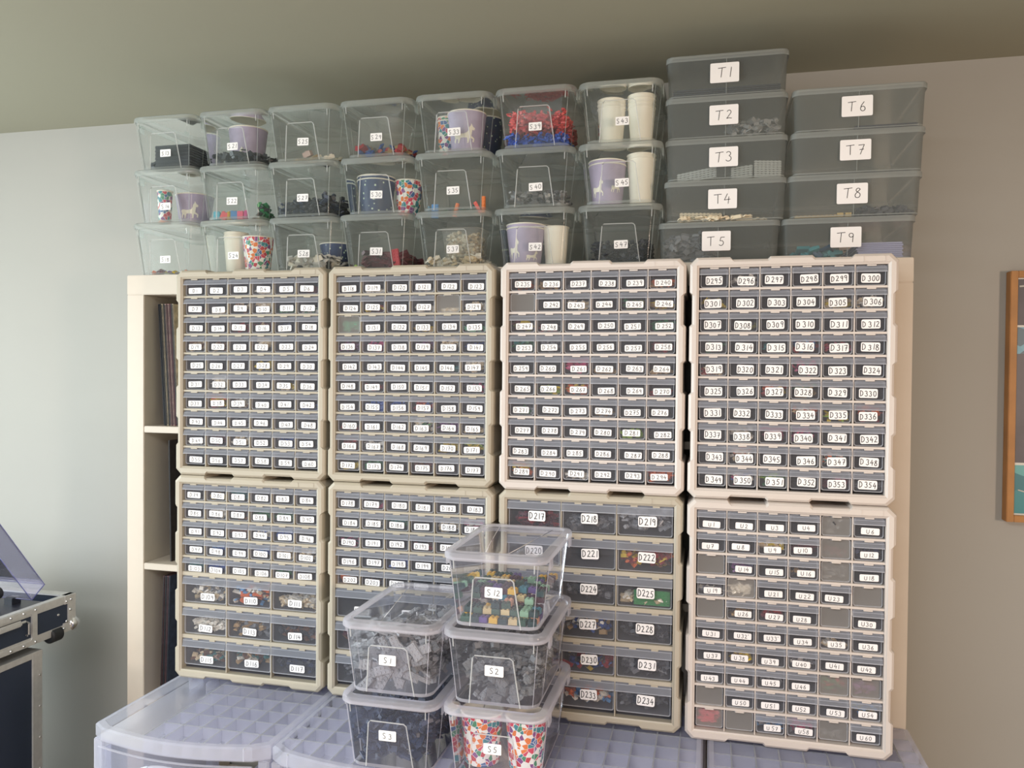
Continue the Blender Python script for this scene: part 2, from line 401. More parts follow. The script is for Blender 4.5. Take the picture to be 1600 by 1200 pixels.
FILL = {  # what shows inside single drawers: colours, fill height fraction
 'D4': ([W_], .3), 'D6': ([MR], .4), 'D8': ([W_, CR], .25), 'D9': ([CR, BR], .6), 'D10': ([W_, CR], .6), 'D11': ([GN], .3), 'D12': ([GN, W_], .35), 'D14': ([NV, DG], .3), 'D15': ([MR, RD], .5), 'D16': ([CR, MR], .5),
 'D17': ([NV], .5), 'D19': ([CR, BR, TN], .6), 'D20': ([CR, BR], .5), 'D22': ([W_, CR], .85), 'D28': ([YE], .5), 'D32': ([CR, W_], .8), 'D35': ([YE, CR], .35), 'D38': ([OR, YE, RD], .8), 'D39': ([BR, W_], .5), 'D42': ([BL, DG], .3),
 'D50': ([MR], .6), 'D51': ([W_, CR], .5), 'D53': ([NV, BL], .6), 'D45': ([GY, DG], .5), 'D60': ([GY], .4), 'D7': ([MR, DG], .3), 'D49': ([GY, W_], .3),
 'D80': ([YE, TN], .35), 'D81': ([TL], .7), 'D85': ([MR, DG], .3), 'D86': ([W_], .5), 'D87': ([BR, DG], .5), 'D88': ([GN], .6), 'D89': ([GN], .5), 'D94': ([BL, W_], .5), 'D95': ([BL], .6), 'D98': ([BL, LB], .5), 'D100': ([LB, BL], .5), 'D101': ([CR], .7),
 'D102': ([W_, CR], .6), 'D103': ([TL], .5), 'D104': ([BL], .5), 'D93': ([BR], .5), 'D107': ([GN, DG], .4),
 'D109': ([CR, GY, W_], .5), 'D110': ([LB, CR, OR, W_], .6), 'D111': ([W_, CR], .35), 'D112': ([W_], .4), 'D113': ([TN, GY], .45), 'D114': ([DG, BR], .5), 'D115': ([CR, TL, BR], .3), 'D116': ([W_, TL, BR, TN], .55), 'D117': ([DG, NV], .4),
 'D119': ([W_], .2), 'D121': ([GY], .2), 'D125': ([MR, RD, YE], .4), 'D127': ([W_, CR], .35), 'D128': ([W_, CR], .2), 'D129': ([CR, W_], .5), 'D130': ([(40, 150, 110)], .6), 'D133': ([TN, YE], .3), 'D135': ([(130, 200, 160)], .35), 'D136': ([MR, PU], .5), 'D137': ([PK, PU], .5),
 'D139': ([MR, PU], .85), 'D140': ([W_, CR], .75), 'D141': ([NV, BL], .5), 'D146': ([TL], .35), 'D147': ([CR, W_], .6), 'D149': ([RD, MR], .4), 'D155': ([BL], .5), 'D156': ([BL, NV], .5), 'D157': ([OR, RD, BL], .6), 'D163': ([W_, CR, GN], .8),
 'D164': ([PU], .5), 'D166': ([MR, RD], .6), 'D167': ([W_, GY], .5), 'D170': ([OL, YE], .5), 'D171': ([LI, YE], .6), 'D172': ([YE, OL], .35), 'D173': ([GN], .5), 'D175': ([BR, MR], .6), 'D165': ([CR], .3), 'D160': ([RD, DG], .3), 'D153': ([PK, DG], .5), 'D143': ([GY], .4),
 'D179': ([PK, GY], .3), 'D185': ([W_, GY], .4), 'D186': ([TL, GN], .6), 'D188': ([CR, W_], .5), 'D189': ([PK, W_], .7), 'D190': ([PK, DG], .4), 'D198': ([BL], .5), 'D202': ([OR, BR], .4), 'D193': ([RD, BR], .3), 'D203': ([OR, DG], .3),
 'D211': ([MR, BR], .5), 'D214': ([GY, DG], .6),
 'D235': ([BR, OR], .5), 'D236': ([TN, BR], .4), 'D237': ([DG, GY], .3), 'D240': ([OR, TN], .4), 'D243': ([W_, CR], .5), 'D245': ([GN, OL], .5), 'D246': ([TN, YE], .45), 'D247': ([YE, MR, OL], .5), 'D248': ([RD, GY], .35), 'D252': ([GN], .5), 'D253': ([TL, GN], .6), 'D254': ([GY], .8),
 'D258': ([RD, MR], .5), 'D261': ([PK], .7), 'D262': ([TN], .25), 'D264': ([CR, TN], .3), 'D266': ([YE, LI], .4), 'D267': ([OR, YE], .5), 'D270': ([PK, RD], .3), 'D271': ([GN, GY], .4), 'D281': ([LI], .4), 'D274': ([TN, GY], .3), 'D289': ([OR, YE], .85), 'D291': ([W_, CR], .35), 'D294': ([OR, RD], .5),
 'D296': ([W_], .5), 'D301': ([OL, YE], .5), 'D305': ([YE, CR], .4), 'D306': ([W_, CR], .5), 'D308': ([OL, DG], .4), 'D313': ([GN, DG], .5), 'D315': ([TL, DG], .4), 'D316': ([RD, LB], .6), 'D317': ([RD, PK], .5), 'D322': ([PK, DG], .7), 'D327': ([OR, YE, RD], .6), 'D328': ([TN, GN], .8), 'D334': ([OR, W_, CR], .6),
 'D335': ([LI, YE], .5), 'D336': ([OR, RD], .75), 'D338': ([TN, OL, W_], .7), 'D339': ([PK, MR], .75), 'D340': ([PK, PU], .75), 'D344': ([CR, OR, W_], .75), 'D347': ([OR, TL, W_], .6), 'D350': ([BL, PK, W_], .6), 'D351': ([LI, GN], .6), 'D353': ([PK, MR], .5), 'D354': ([GY], .4), 'D319': ([CR, RD], .3),
 'D217': ([RD, MR], .45), 'D219': ([(150, 152, 156), (168, 170, 174)], .9), 'D222': ([BR, RD, YE, OR], .5), 'D224': ([GY, DG], .45), 'D225': ([W_, CR], .3), 'D227': ([W_, BL, TN, DG], .5), 'D230': ([RD, YE, BL, DG], .4), 'D231': ([GY, DG], .45), 'D233': ([LB, W_, OR], .45), 'D234': ([DG, (84, 86, 90)], .6), 'D228': ([DG], .4), 'D218': ([DG, GY], .4),
 'U5': ([DG, GY], .8), 'U9': ([CR, YE, W_], .6), 'U10': ([MR], .5), 'U11': ([MR, DG], .4), 'U14': ([NV, PU], .5), 'U17': ([DG, GY], .7), 'U19': ([GY, W_], .3), 'U20': ([W_], .5), 'U27': ([RD, MR], .5), 'U38': ([YE, TN], .4), 'U40': ([W_, GY], .4), 'U45': ([GY, DG], .6), 'U47': ([MR, RD, GN], .7), 'U48': ([MR, PU], .6),
 'U54': ([OL, LB, TN], .7), 'U55': ([(214, 50, 84)], .7), 'U57': ([GY, LB], .5), 'U58': ([PK, GY], .8), 'U12': ([NV, DG], .5), 'U59': ([DG, GY], .3), 'U16': ([DG, TN], .4), 'U26': ([TN, DG], .4), 'U35': ([W_, CR], .3)}
def cabinet(xc, yf, zb, cm, rows, codes, blank, label, cat='drawer cabinet', lw=.034, lh=.0136, lz=.33, yaw=0, blz=.36):
    root = empty('drawer_cabinet', (xc, yf, zb), yaw, label=label, cat=cat, group='drawer cabinets on the shelving unit')
    key = (cm, len(rows))
    if key not in bodies: bodies[key] = cab_body(cm, rows, 0)
    link('body', bodies[key], root)
    z = (H+HI)/2; it = iter(codes); R = Matrix.Translation((xc, yf, zb)) @ Matrix.Rotation(yaw, 4, 'Z')
    for rh, nc in rows:
        zb_ = z-rh; cw = WI/nc; bg = nc == 3
        base = zb_+(.0088 if bg else .0042)
        ms = big7 if bg else small
        dh = .0628 if bg else .0385
        for k in range(nc):
            code = next(it); xx = -WI/2+cw*(k+.5); rng = random.Random(code)
            jx = rng.uniform(-.0004, .0004); rev = code in blank
            base_ = base-.0005 if not bg else base
            o = link('drawer', ms[2] if rev else ms[0], root, (xx+jx, .0115+rng.uniform(-.0008, .0008), base_))
            if rev: o['label'] = 'milky drawer turned back to front, without a label'
            else:
                link('handle', ms[1], o)
                w_, h_ = (lw, lh) if not bg else (.036, .0165)
                if bg and len(rows) == 6: w_, h_ = .036, .021
                nm = code+"'" if code in ('D151', 'D160', 'U32', 'U33') else code
                mb = label_mb(nm, w_*rng.uniform(.95, 1.03), h_, rng)
                l = link('paper_label', mb.mesh('paper_label'), o)
                zf = lz if not bg else (.26 if len(rows) != 6 else .52)
                if bg and len(rows) == 6: yy = -.0016
                l.location = (rng.uniform(-.0035, .0035)+(.001 if not bg else .004), -.0016, dh*zf+rng.uniform(-.0014, .0014))
                if bg and len(rows) == 6: l.location.y = -.0095; l.location.z = dh*.5
                l.rotation_euler[1] = rng.uniform(-.04, .04)
                l['label'] = 'white paper label reading %s %s' % (code[0], code[1:])
            if code in FILL:
                cols, fh = FILL[code]; mb = MB()
                n = 90 if bg else 34; hgt = dh*min(.97, fh*1.3)
                heap_mb(mb, cw-(.012 if bg else .008), (.05 if bg else .022), hgt, cols, n, .011 if bg else .0085, rng, studs=bg)
                p = R @ Vector((xx, .0135+(.0275 if bg else .0122), base_+.0015))
                c = link('toy_bricks', mb.mesh('toy_bricks'), None, tuple(p), yaw)
                names = list(dict.fromkeys(CN.get(q, 'bright' if sum(q) > 300 else 'grey') for q in cols))
                where = ('in the drawer labelled %s %s' % (code[0], code[1:])) if not rev else ('in the unlabelled reversed drawer %s' % {
                    'D128': 'to the left of D 129', 'D130': 'to the left of D 131', 'U5': 'to the right of U 4', 'U11': 'to the right of U 10', 'U17': 'to the right of U 16', 'U20': 'to the right of U 19',
                    'U47': 'to the right of U 46', 'U48': 'below U 42', 'U55': 'at the bottom left corner of the cabinet', 'U59': 'to the right of U 58'}.get(code, 'near '+code))
                tag(c, '%s toy bricks %s' % (' and '.join(names[:3]), where), 'toy bricks', 'toy bricks inside the cabinet drawers', 'stuff')
        z = zb_
    return root
def seq(p, a, b_): return ['%s%d' % (p, i) for i in range(a, b_+1)]
ZB1, ZB0 = .8975, .8975+H+.0003
xs = [.2537+.19256, .6365+.19256, 1.0258+.19256, 1.4095+.19256]
c5y = [-.1565]*4
cabinet(xs[0], -.1556, ZB0, 'beige', RS, seq('D', 1, 60), (), 'beige drawer cabinet of sixty small drawers labelled D 1 to D 60')
cabinet(xs[1], -.1556, ZB0, 'beige', RS, seq('D', 118, 177), ('D128', 'D130'), 'beige drawer cabinet of sixty small drawers labelled D 118 to D 177')
cabinet(xs[2], -.1556, ZB0, 'cream', RS, seq('D', 235, 294), ('D241',), 'cream drawer cabinet of sixty small drawers labelled D 235 to D 294', lw=.0345, lh=.0132)
cabinet(xs[3], -.1575, ZB0, 'cream', RS, seq('D', 295, 354), (), 'cream drawer cabinet of sixty small drawers labelled D 295 to D 354', lw=.0335, lh=.0172, lz=.36)
cabinet(xs[0]-.002, -.1556, ZB1, 'beige', RM, seq('D', 79, 117), (), 'beige drawer cabinet with D 79 to D 117, thirty small over nine large drawers')
cabinet(xs[1]+.003, -.1590, ZB1, 'beige', RM, seq('D', 178, 216), (), 'beige drawer cabinet with D 178 on, partly hidden behind the front boxes')
cabinet(xs[2], -.1556, ZB1, 'beige', RL, seq('D', 217, 234), (), 'beige drawer cabinet of eighteen large drawers labelled D 217 to D 234')
cabinet(xs[3]+.001, -.1690, ZB1, 'cream', RS, seq('U', 1, 60), tuple('U%d' % i for i in (5, 11, 13, 17, 20, 24, 25, 29, 47, 48, 49, 55, 56, 59)), 'cream drawer cabinet of small drawers labelled U 1 to U 60, some reversed', lw=.0325, lh=.0125, lz=.3)

b = MB(); gp = plastic((20, 130, 60)); b.bbox(-.036, .036, 0, .0032, 0, .030, gp, .0004)
for i in range(9):
    for j in range(4): b.lathe([(.0024, 0), (.0024, .0017)], gp, 8, Matrix.Translation((-.032+.008*i, 0, .003+.008*j)) @ Matrix.Rotation(PI/2, 4, 'X'), cap1=True)
o = link('toy_plate', b.mesh('toy_plate'), None, (xs[2]+WI/3+.014, -.1556+.020, ZB1+(H+HI)/2-3*.07171+.0115))
tag(o, 'bright green studded toy plate upright in the drawer labelled D 225', 'toy plate')

# ---------------------------------------------------------------- clear lidded boxes
BW, BL_, BH = .189, .279, .135
_bx = {}
def lidded_box(cx, cy, z, code, front=False, group='clear boxes on top of the shelving unit', label='', lpos=(0, .046), lsize=(.031, .0185), arch=True):
    root = empty('storage_box', (cx, cy, z), 0, label=label, cat='storage box', group=group)
    mb_, mr, mg = (M['fbox'], M['fboxrim'], M['boxridge']) if front else (M['box'], M['boxrim'], M['boxridge'])
    key = (front, arch)
    if key not in _bx:
        hb = BH-.012
        b = MB(); bot = (.150, .238); top = (.176, .266)
        def at(t, g=0): return rr(bot[0]+(top[0]-bot[0])*t-2*g, bot[1]+(top[1]-bot[1])*t-2*g, .022+.004*t, .002+(hb-.002)*t, 6)
        b.loft([[(p[0]*.97, p[1]*.98, .0005) for p in at(0)], at(0), at(.5), at(1)], mb_, cap0=True)
        b.loft([[(p[0], p[1], hb-.005) for p in at(.96)], [(p[0], p[1], hb-.005) for p in rr(top[0]+.006, top[1]+.006, .026, 0, 6)], [(p[0], p[1], hb) for p in rr(top[0]+.006, top[1]+.006, .026, 0, 6)], at(1)], mr)
        # moulded foot line round the base
        b.loft([at(.0, -.0004), at(.03, -.0008), at(.05, -.0002)], mr)
        # vertical ridges under the rim and panel lines on the end wall
        def fy(t): return -(bot[1]+(top[1]-bot[1])*t)/2
        for s in (-1, 1):
            for xx in (.052, ):
                x = s*(top[0]/2-.016)
                b.tube([(x, fy(.98)-.0006, hb*.98), (x*.99, fy(.84)-.0006, hb*.84)], .0011, mg, 6)
            b.tube([(s*.068, fy(.06)-.0003, hb*.06), (s*.078, fy(.95)-.0003, hb*.95)], .0006, mr, 5)
            for q in (-1, 1):   # end ridges seen along the sides
                xx = s*((bot[0]+(top[0]-bot[0])*.5)/2)
                b.tube([(s*bot[0]/2, q*.075, .006), (s*top[0]/2, q*.082, hb-.006)], .0006, mr, 5)
        body = b.mesh('body', True)
        # arched pull moulded into the end wall
        b = MB()
        fr_ = lambda x, t: (x, fy(t)-.001, hb*t)
        b.tube([fr_(-.045, .02), fr_(-.043, .2), fr_(-.037, .70), fr_(-.033, .735), fr_(.030, .735), fr_(.035, .70), fr_(.043, .2), fr_(.046, .02)], .0013, mg, 6)
        b.add([fr_(-.043, .03), fr_(.043, .03), fr_(.034, .72), fr_(-.036, .72)], [(0, 1, 2, 3)], mb_)
        ar = b.mesh('pull', True)
        # lid: rounded frame with a sunken centre
        b = MB(); z0 = BH-.014
        L = lambda w, l, r, zz: rr(w, l, r, zz, 6)
        b.loft([L(BW, BL_, .03, z0), L(BW, BL_, .03, z0+.006), L(BW-.003, BL_-.003, .0285, z0+.0105), L(BW-.010, BL_-.010, .025, z0+.0125), L(BW-.028, BL_-.030, .018, z0+.0125), L(BW-.034, BL_-.036, .016, z0+.0085)], mr)
        b.loft([L(BW-.034, BL_-.036, .016, z0+.0085), L(BW-.036, BL_-.038, .016, z0+.0080)], mb_, cap1=True)
        for s in (-1, 1): b.tube([(s*.02, -.115, z0+.009), (s*.055, .115, z0+.009)], .0008, mb_, 5)
        b.loft([L(BW, BL_, .03, z0), L(BW-.004, BL_-.004, .028, z0)], mr)
        lid = b.mesh('lid', True)
        b = MB()    # clip tab hanging from the lid edge
        b.bbox(-.0012, .0012, -.012, .012, -.019, 0, mr, .0008)
        clip = b.mesh('clip', True)
        _bx[key] = (body, ar, lid, clip)
    body, ar, lid, clip = _bx[key]
    link('body', body, root); link('pull', ar, root)
    lo = link('lid', lid, root)
    for s in (-1, 1):
        for q in (-.095, .095): link('clip', clip, lo, (s*(BW/2-.0014), q, BH-.012))
    rng = random.Random(code)
    t = lpos[1]/(BH-.012)
    l = link('paper_label', label_mb(code, lsize[0]*rng.uniform(.95, 1.03), lsize[1], rng, .58, .095, .08).mesh('paper_label'), root)
    l.location = (lpos[0]+rng.uniform(-.002, .002), -(.238+.028*t)/2-.0032, lpos[1]); l.rotation_euler = (-.11*0, rng.uniform(-.03, .03), 0)
    l['label'] = 'white paper label reading %s %s' % (code[0], code[1:])
    return root
GR = [['S13', 'S14', 'S18'], ['S21', 'S22', 'S24'], ['S25', 'S27', 'S28'], ['S29', 'S30', 'S31'], ['S33', 'S35', 'S37'], ['S39', 'S40', 'S42'], ['S43', 'S45', 'S47']]
BXY = {}
INS = {'S13': 'dark grey plates', 'S14': 'a patterned cup and a lilac cup', 'S18': 'a few colourful pieces', 'S21': 'dark bricks and a lilac cup', 'S22': 'a few bright bricks', 'S24': 'white cups and a patterned cup',
       'S25': 'a few cream pieces', 'S27': 'dark navy bricks', 'S28': 'pale printed bricks and a navy cup', 'S29': 'a milky tub', 'S30': 'a navy cup and a patterned cup', 'S31': 'dark red bricks', 'S33': 'patterned and lilac cups',
       'S35': 'a few orange and blue pieces', 'S37': 'white pieces and a tub', 'S39': 'red over blue pieces', 'S40': 'small grey pieces', 'S42': 'lilac cups and a white cup', 'S43': 'two stacks of white cups', 'S45': 'lilac and white cups', 'S47': 'black pieces'}
ROWN = ['top of its stack', 'middle of its stack', 'bottom of its stack']
for i, col in enumerate(GR):
    for r, code in enumerate(col):
        z = 1.8505+.1352*(2-r); x = .0965+.193*i; y = .1415
        rng = random.Random(code+'p')
        BXY[code] = (x+rng.uniform(-.0012, .0012), y+rng.uniform(-.001, .004), z)
        lidded_box(*BXY[code], code, label='clear box labelled %s %s holding %s' % (code[0], code[1:], INS[code]), lpos=(.004, .045 if i else .040))
FR = {'S3': (.906, .8975), 'S1': (.906, 1.0327), 'S5': (1.099, .8975), 'S2': (1.099, 1.0327), 'S12': (1.099, 1.1679)}
FI = {'S3': 'dark navy bricks, under the S 1 box', 'S1': 'light grey plates, on the S 3 box', 'S5': 'two patterned cups, under the S 2 box', 'S2': 'small grey bricks, on the S 5 box', 'S12': 'multicoloured bricks, topmost in front'}
for code, (x, z) in FR.items():
    BXY[code] = (x, -.3125, z)
    lidded_box(x, -.3125, z, code, True, 'clear boxes standing in front of the cabinets', 'clear box labelled %s %s holding %s' % (code[0], code[1:], FI[code]), (.000, .066), (.0325, .0185))

# ---------------------------------------------------------------- cups
def horse_cells():
    P = [(0,.1),(.06,.28),(.02,.42),(.1,.5),(.22,.5),(.4,.46),(.6,.5),(.7,.62),(.74,.78),(.82,.86),(.86,1.0),(.9,.86),(1.0,.74),(.98,.66),(.88,.66),(.84,.5),(.8,.36),(.94,.24),(.9,.06),(.84,.06),(.86,.2),(.72,.26),(.66,.0),(.6,.0),(.62,.26),(.34,.26),(.24,.0),(.18,.0),(.22,.22),(.12,.2),(.06,.0)]
    def ins(x, y):
        c = False; j = len(P)-1
        for i in range(len(P)):
            if (P[i][1] > y) != (P[j][1] > y) and x < (P[j][0]-P[i][0])*(y-P[i][1])/(P[j][1]-P[i][1])+P[i][0]: c = not c
            j = i
        return c
    return [(i/44, j/34) for i in range(44) for j in range(34) if ins((i+.5)/44, (j+.5)/34)]
HC = horse_cells()
_cup = {}
def cup(cx, cy, z, mk, dia, h, label, group, nstack=1, horse=None, taper=.74, rimcol='whitecup'):
    key = (mk, round(dia, 4), round(h, 4), nstack, horse is not None, taper)
    root = empty('paper_cup', (cx, cy, z), 0, label=label, cat='cup', group=group)
    rt = dia/2; rb = rt*taper
    if key not in _cup:
        m = M[mk]; b = MB(); step = .009
        h0 = h-step*(nstack-1)
        for k in range(nstack):
            z0 = step*k; zt = z0+h0
            # outer wall, inner wall
            zs = z0 if k == 0 else zt-step-.001
            r0 = rb if k == 0 else rt-(rt-rb)*(step+.001)/h0
            b.lathe([(r0, zs), (rt-.0012, zt-.002)], m, 36)
            if k == 0: b.lathe([(.0001, .004), (rb-.001, .004), (rb, 0)], m, 36)
            if k == nstack-1: b.lathe([(rt-.0016, zt), (rb*1.02, z0+.01 if nstack == 1 else zt-step*2), (.0001, z0+.01 if nstack == 1 else zt-step*2)], M['whitecup'], 36)
        body = b.mesh('wall', True)
        b = MB()
        for k in range(nstack):
            zt = step*k+h0
            b.lathe([(rt-.0012+.0016*math.cos(a), zt-.0004+.0016*math.sin(a)) for a in [2*PI*i/8 for i in range(9)]], M[rimcol], 36)
        _cup[key] = (body, b.mesh('rim', True))
    link('wall', _cup[key][0], root); link('rim', _cup[key][1], root)
    if horse:
        b = MB()
        for a0, zb, wd, hg in horse:
            for u, v in HC:
                q = []
                for du, dv in ((0, 0), (1/44, 0), (1/44, 1/34), (0, 1/34)):
                    zz = zb+(v+dv)*hg; r = rb+(rt-rb)*zz/h+.0006; a = a0+(u+du)*wd/r
                    q.append((r*math.cos(a), r*math.sin(a), zz))
                b.add(q, [(0, 1, 2, 3)], M['whitecup'])
        link('horse_print', b.mesh('horse_print'), root)
    return root
def incup(code, dx, y, *a, **k):
    bx = BXY[code]; return cup(bx[0]+dx, y, bx[2]+.0032, *a, **k)
A = -PI/2
G = 'paper cups inside the clear boxes'
def L_(s, code): return '%s inside the clear box labelled %s %s' % (s, code[0], code[1:])
incup('S21', -.018, .12, 'lilac', .100, .112, L_('lilac paper cup', 'S21'), G, horse=[(A-.6, .03, .04, .03)])
incup('S14', -.030, .06, 'pattern', .040, .085, L_('narrow kaleidoscope patterned paper cup', 'S14'), G)
incup('S14', .010, .13, 'lilac', .100, .085, L_('wide lilac paper cup with a white horse', 'S14'), G, horse=[(A-.3, .02, .05, .045)])
incup('S24', -.040, .10, 'whitecup', .062, .112, L_('stack of white paper cups', 'S24'), G, nstack=3)
incup('S24', .030, .09, 'pattern', .080, .096, L_('kaleidoscope patterned paper cup', 'S24'), G)
incup('S28', .028, .15, 'navy', .088, .082, L_('navy starry paper cup', 'S28'), G)
incup('S33', -.040, .10, 'pattern', .052, .100, L_('stack of two kaleidoscope patterned cups', 'S33'), G, nstack=2)
incup('S33', .030, .19, 'navy', .096, .117, L_('navy starry paper cup behind the lilac one', 'S33'), G)
incup('S33', .017, .075, 'lilac', .094, .098, L_('lilac paper cup with a white horse', 'S33'), G, horse=[(A-.55, .022, .055, .045)])
incup('S30', -.032, .10, 'navy', .096, .100, L_('two nested navy starry paper cups', 'S30'), G, nstack=2)
incup('S30', .046, .12, 'pattern', .072, .092, L_('kaleidoscope patterned paper cup', 'S30'), G)
incup('S42', -.030, .075, 'lilac', .092, .100, L_('two nested lilac cups with white horses', 'S42'), G, nstack=2, horse=[(A-.9, .02, .03, .05), (A+.25, .015, .03, .025)])
incup('S42', -.030, .19, 'navy', .092, .117, L_('navy starry paper cup behind the lilac cups', 'S42'), G)
incup('S42', .040, .085, 'whitecup', .062, .095, L_('white paper cup', 'S42'), G)
incup('S43', -.026, .085, 'whitecup', .066, .108, L_('left stack of white paper cups', 'S43'), G, nstack=3)
incup('S43', .042, .085, 'whitecup', .064, .114, L_('right and taller stack of white paper cups', 'S43'), G, nstack=4)
incup('S43', -.040, .175, 'pattern', .062, .085, L_('kaleidoscope patterned cup behind the white cups', 'S43'), G)
incup('S45', -.035, .085, 'lilac', .088, .104, L_('two nested lilac cups with white horses', 'S45'), G, nstack=2, horse=[(A-.9, .02, .03, .045), (A+.35, .03, .025, .03)])
incup('S45', .042, .085, 'whitecup', .066, .116, L_('stack of white paper cups', 'S45'), G, nstack=2)
incup('S5', -.043, -.355, 'pattern', .080, .092, L_('left kaleidoscope patterned paper cup', 'S5'), G, taper=.8)
incup('S5', .040, -.355, 'pattern', .078, .092, L_('right kaleidoscope patterned paper cup', 'S5'), G, taper=.8)
# milky tubs
def tub(code, dx, y, w, d, h, label):
    bx = BXY[code]; b = MB()
    b.loft([rr(w*.8, d*.8, .02, .0, 5), rr(w, d, .024, h-.006, 5), rr(w+.006, d+.006, .026, h-.006, 5), rr(w+.006, d+.006, .026, h, 5), rr(w-.002, d-.002, .024, h, 5)], M['tub'], cap0=True)
    o = link('plastic_tub', b.mesh('plastic_tub', True), None, (bx[0]+dx, y, bx[2]+.0035)); tag(o, label, 'tub', 'tubs inside the clear boxes')
tub('S29', -.012, .11, .112, .12, .098, 'milky plastic tub inside the clear box labelled S 29')
tub('S37', .006, .11, .098, .11, .098, 'milky plastic tub full of small white pieces, inside the S 37 box')

# ---------------------------------------------------------------- loose bricks
def heap(code, dx, y, w, d, h, cols, n, size, label, slope=0, z=0, flat=False):
    bx = BXY[code]; b = MB(); rng = random.Random(code+'h'+str(n))
    heap_mb(b, w, d, h, cols, n, size, rng, True, slope, flat=flat)
    o = link('toy_bricks', b.mesh('toy_bricks'), None, (bx[0]+dx, y, bx[2]+.003+z))
    return tag(o, label, 'toy bricks', 'toy bricks inside the clear boxes', 'stuff')
DK = [(52, 56, 66), (60, 64, 72), (44, 48, 58)]
NVY = [(44, 56, 80), (50, 63, 90), (38, 48, 70)]
b = MB()   # neat stack of dark plates in S13
for k in range(20):
    b.box(-.042+.001*(k % 3), .062-.002*(k % 2), -.075, .075, .0032*k, .0032*k+.003, plastic(DK[k % 3]))
bx = BXY['S13']; o = link('toy_bricks', b.mesh('toy_bricks'), None, (bx[0]-.002, .115, bx[2]+.003)); tag(o, 'stack of dark grey toy plates in the clear box labelled S 13', 'toy bricks', kind='stuff')
heap('S13', -.055, .06, .03, .05, .032, DK, 14, .014, 'loose dark grey plates at the left side of the S 13 box')
heap('S21', .0, .12, .145, .19, .044, DK, 260, .012, 'dark grey toy bricks in the clear box labelled S 21')
heap('S25', .0, .10, .14, .16, .028, [TN, CR, (190, 160, 150), W_, GY], 26, .016, 'few cream and grey toy pieces in the clear box labelled S 25')
heap('S27', .0, .12, .142, .19, .058, NVY+DK, 420, .010, 'dark navy toy bricks in the clear box labelled S 27', slope=.2)
heap('S28', .0, .09, .13, .12, .050, [W_, (205, 202, 196), (180, 178, 172), DG], 110, .017, 'pale grey and white printed bricks in the clear box labelled S 28', slope=.1)
heap('S29', .0, .115, .142, .18, .038, [RD, BL, (190, 50, 60), (60, 80, 130), TN], 130, .015, 'red and blue toy bricks in the clear box labelled S 29')
heap('S22', .052, .09, .04, .06, .052, [GN, (40, 90, 60), DG, (50, 150, 90)], 26, .016, 'stacked green toy bricks at the right of the S 22 box')
heap('S22', .0, .13, .13, .07, .022, [OL, BR, DG], 40, .013, 'brown and olive pieces at the back of the S 22 box')
heap('S18', .0, .10, .14, .16, .016, [RD, YE, PU, OR, MR], 60, .012, 'thin layer of colourful pieces in the clear box labelled S 18')
heap('S31', .012, .11, .125, .17, .052, [(98, 36, 48), (112, 44, 56), (88, 32, 44)], 160, .017, 'dark red toy bricks in the clear box labelled S 31')
heap('S35', .0, .14, .13, .14, .022, [TL, NV, GN], 40, .016, 'flat teal and navy pieces in the clear box labelled S 35')
heap('S37', .0, .11, .14, .17, .036, [W_, CR, (236, 230, 214)], 220, .010, 'cream bricks on the floor of the clear box labelled S 37')
heap('S37', .006, .11, .080, .09, .094, [W_, CR, (236, 230, 214)], 800, .008, 'small white pieces filling the tub in the S 37 box', z=.001)
heap('S39', .0, .12, .142, .20, .055, [(216, 84, 84), (206, 66, 72), (226, 100, 96)], 1100, .007, 'red toy pieces on top of blue ones in the S 39 box', z=.034)
heap('S39', .0, .12, .142, .20, .036, [(44, 80, 180), (54, 96, 200)], 700, .008, 'bright blue toy pieces beneath red ones in the S 39 box')
heap('S40', .0, .12, .142, .20, .046, [(130, 130, 130), (112, 112, 114), (150, 150, 150)], 260, .010, 'small grey toy pieces in the clear box labelled S 40')
heap('S47', .0, .12, .142, .20, .060, [(40, 44, 56), (34, 38, 50)], 520, .009, 'black toy pieces in the clear box labelled S 47')
heap('S3', .0, -.31, .142, .22, .080, NVY, 1100, .013, 'dark navy toy bricks filling the clear box labelled S 3', slope=.15)
LG = [(148, 148, 150), (136, 136, 138), (158, 158, 160)]
MG = [(120, 122, 122), (108, 110, 110), (132, 134, 134)]
heap('S1', .0, -.29, .142, .20, .085, LG, 800, .013, 'light grey toy bricks filling the clear box labelled S 1')
heap('S2', .0, -.29, .142, .20, .070, MG, 1000, .010, 'mid grey toy bricks filling the clear box labelled S 2')
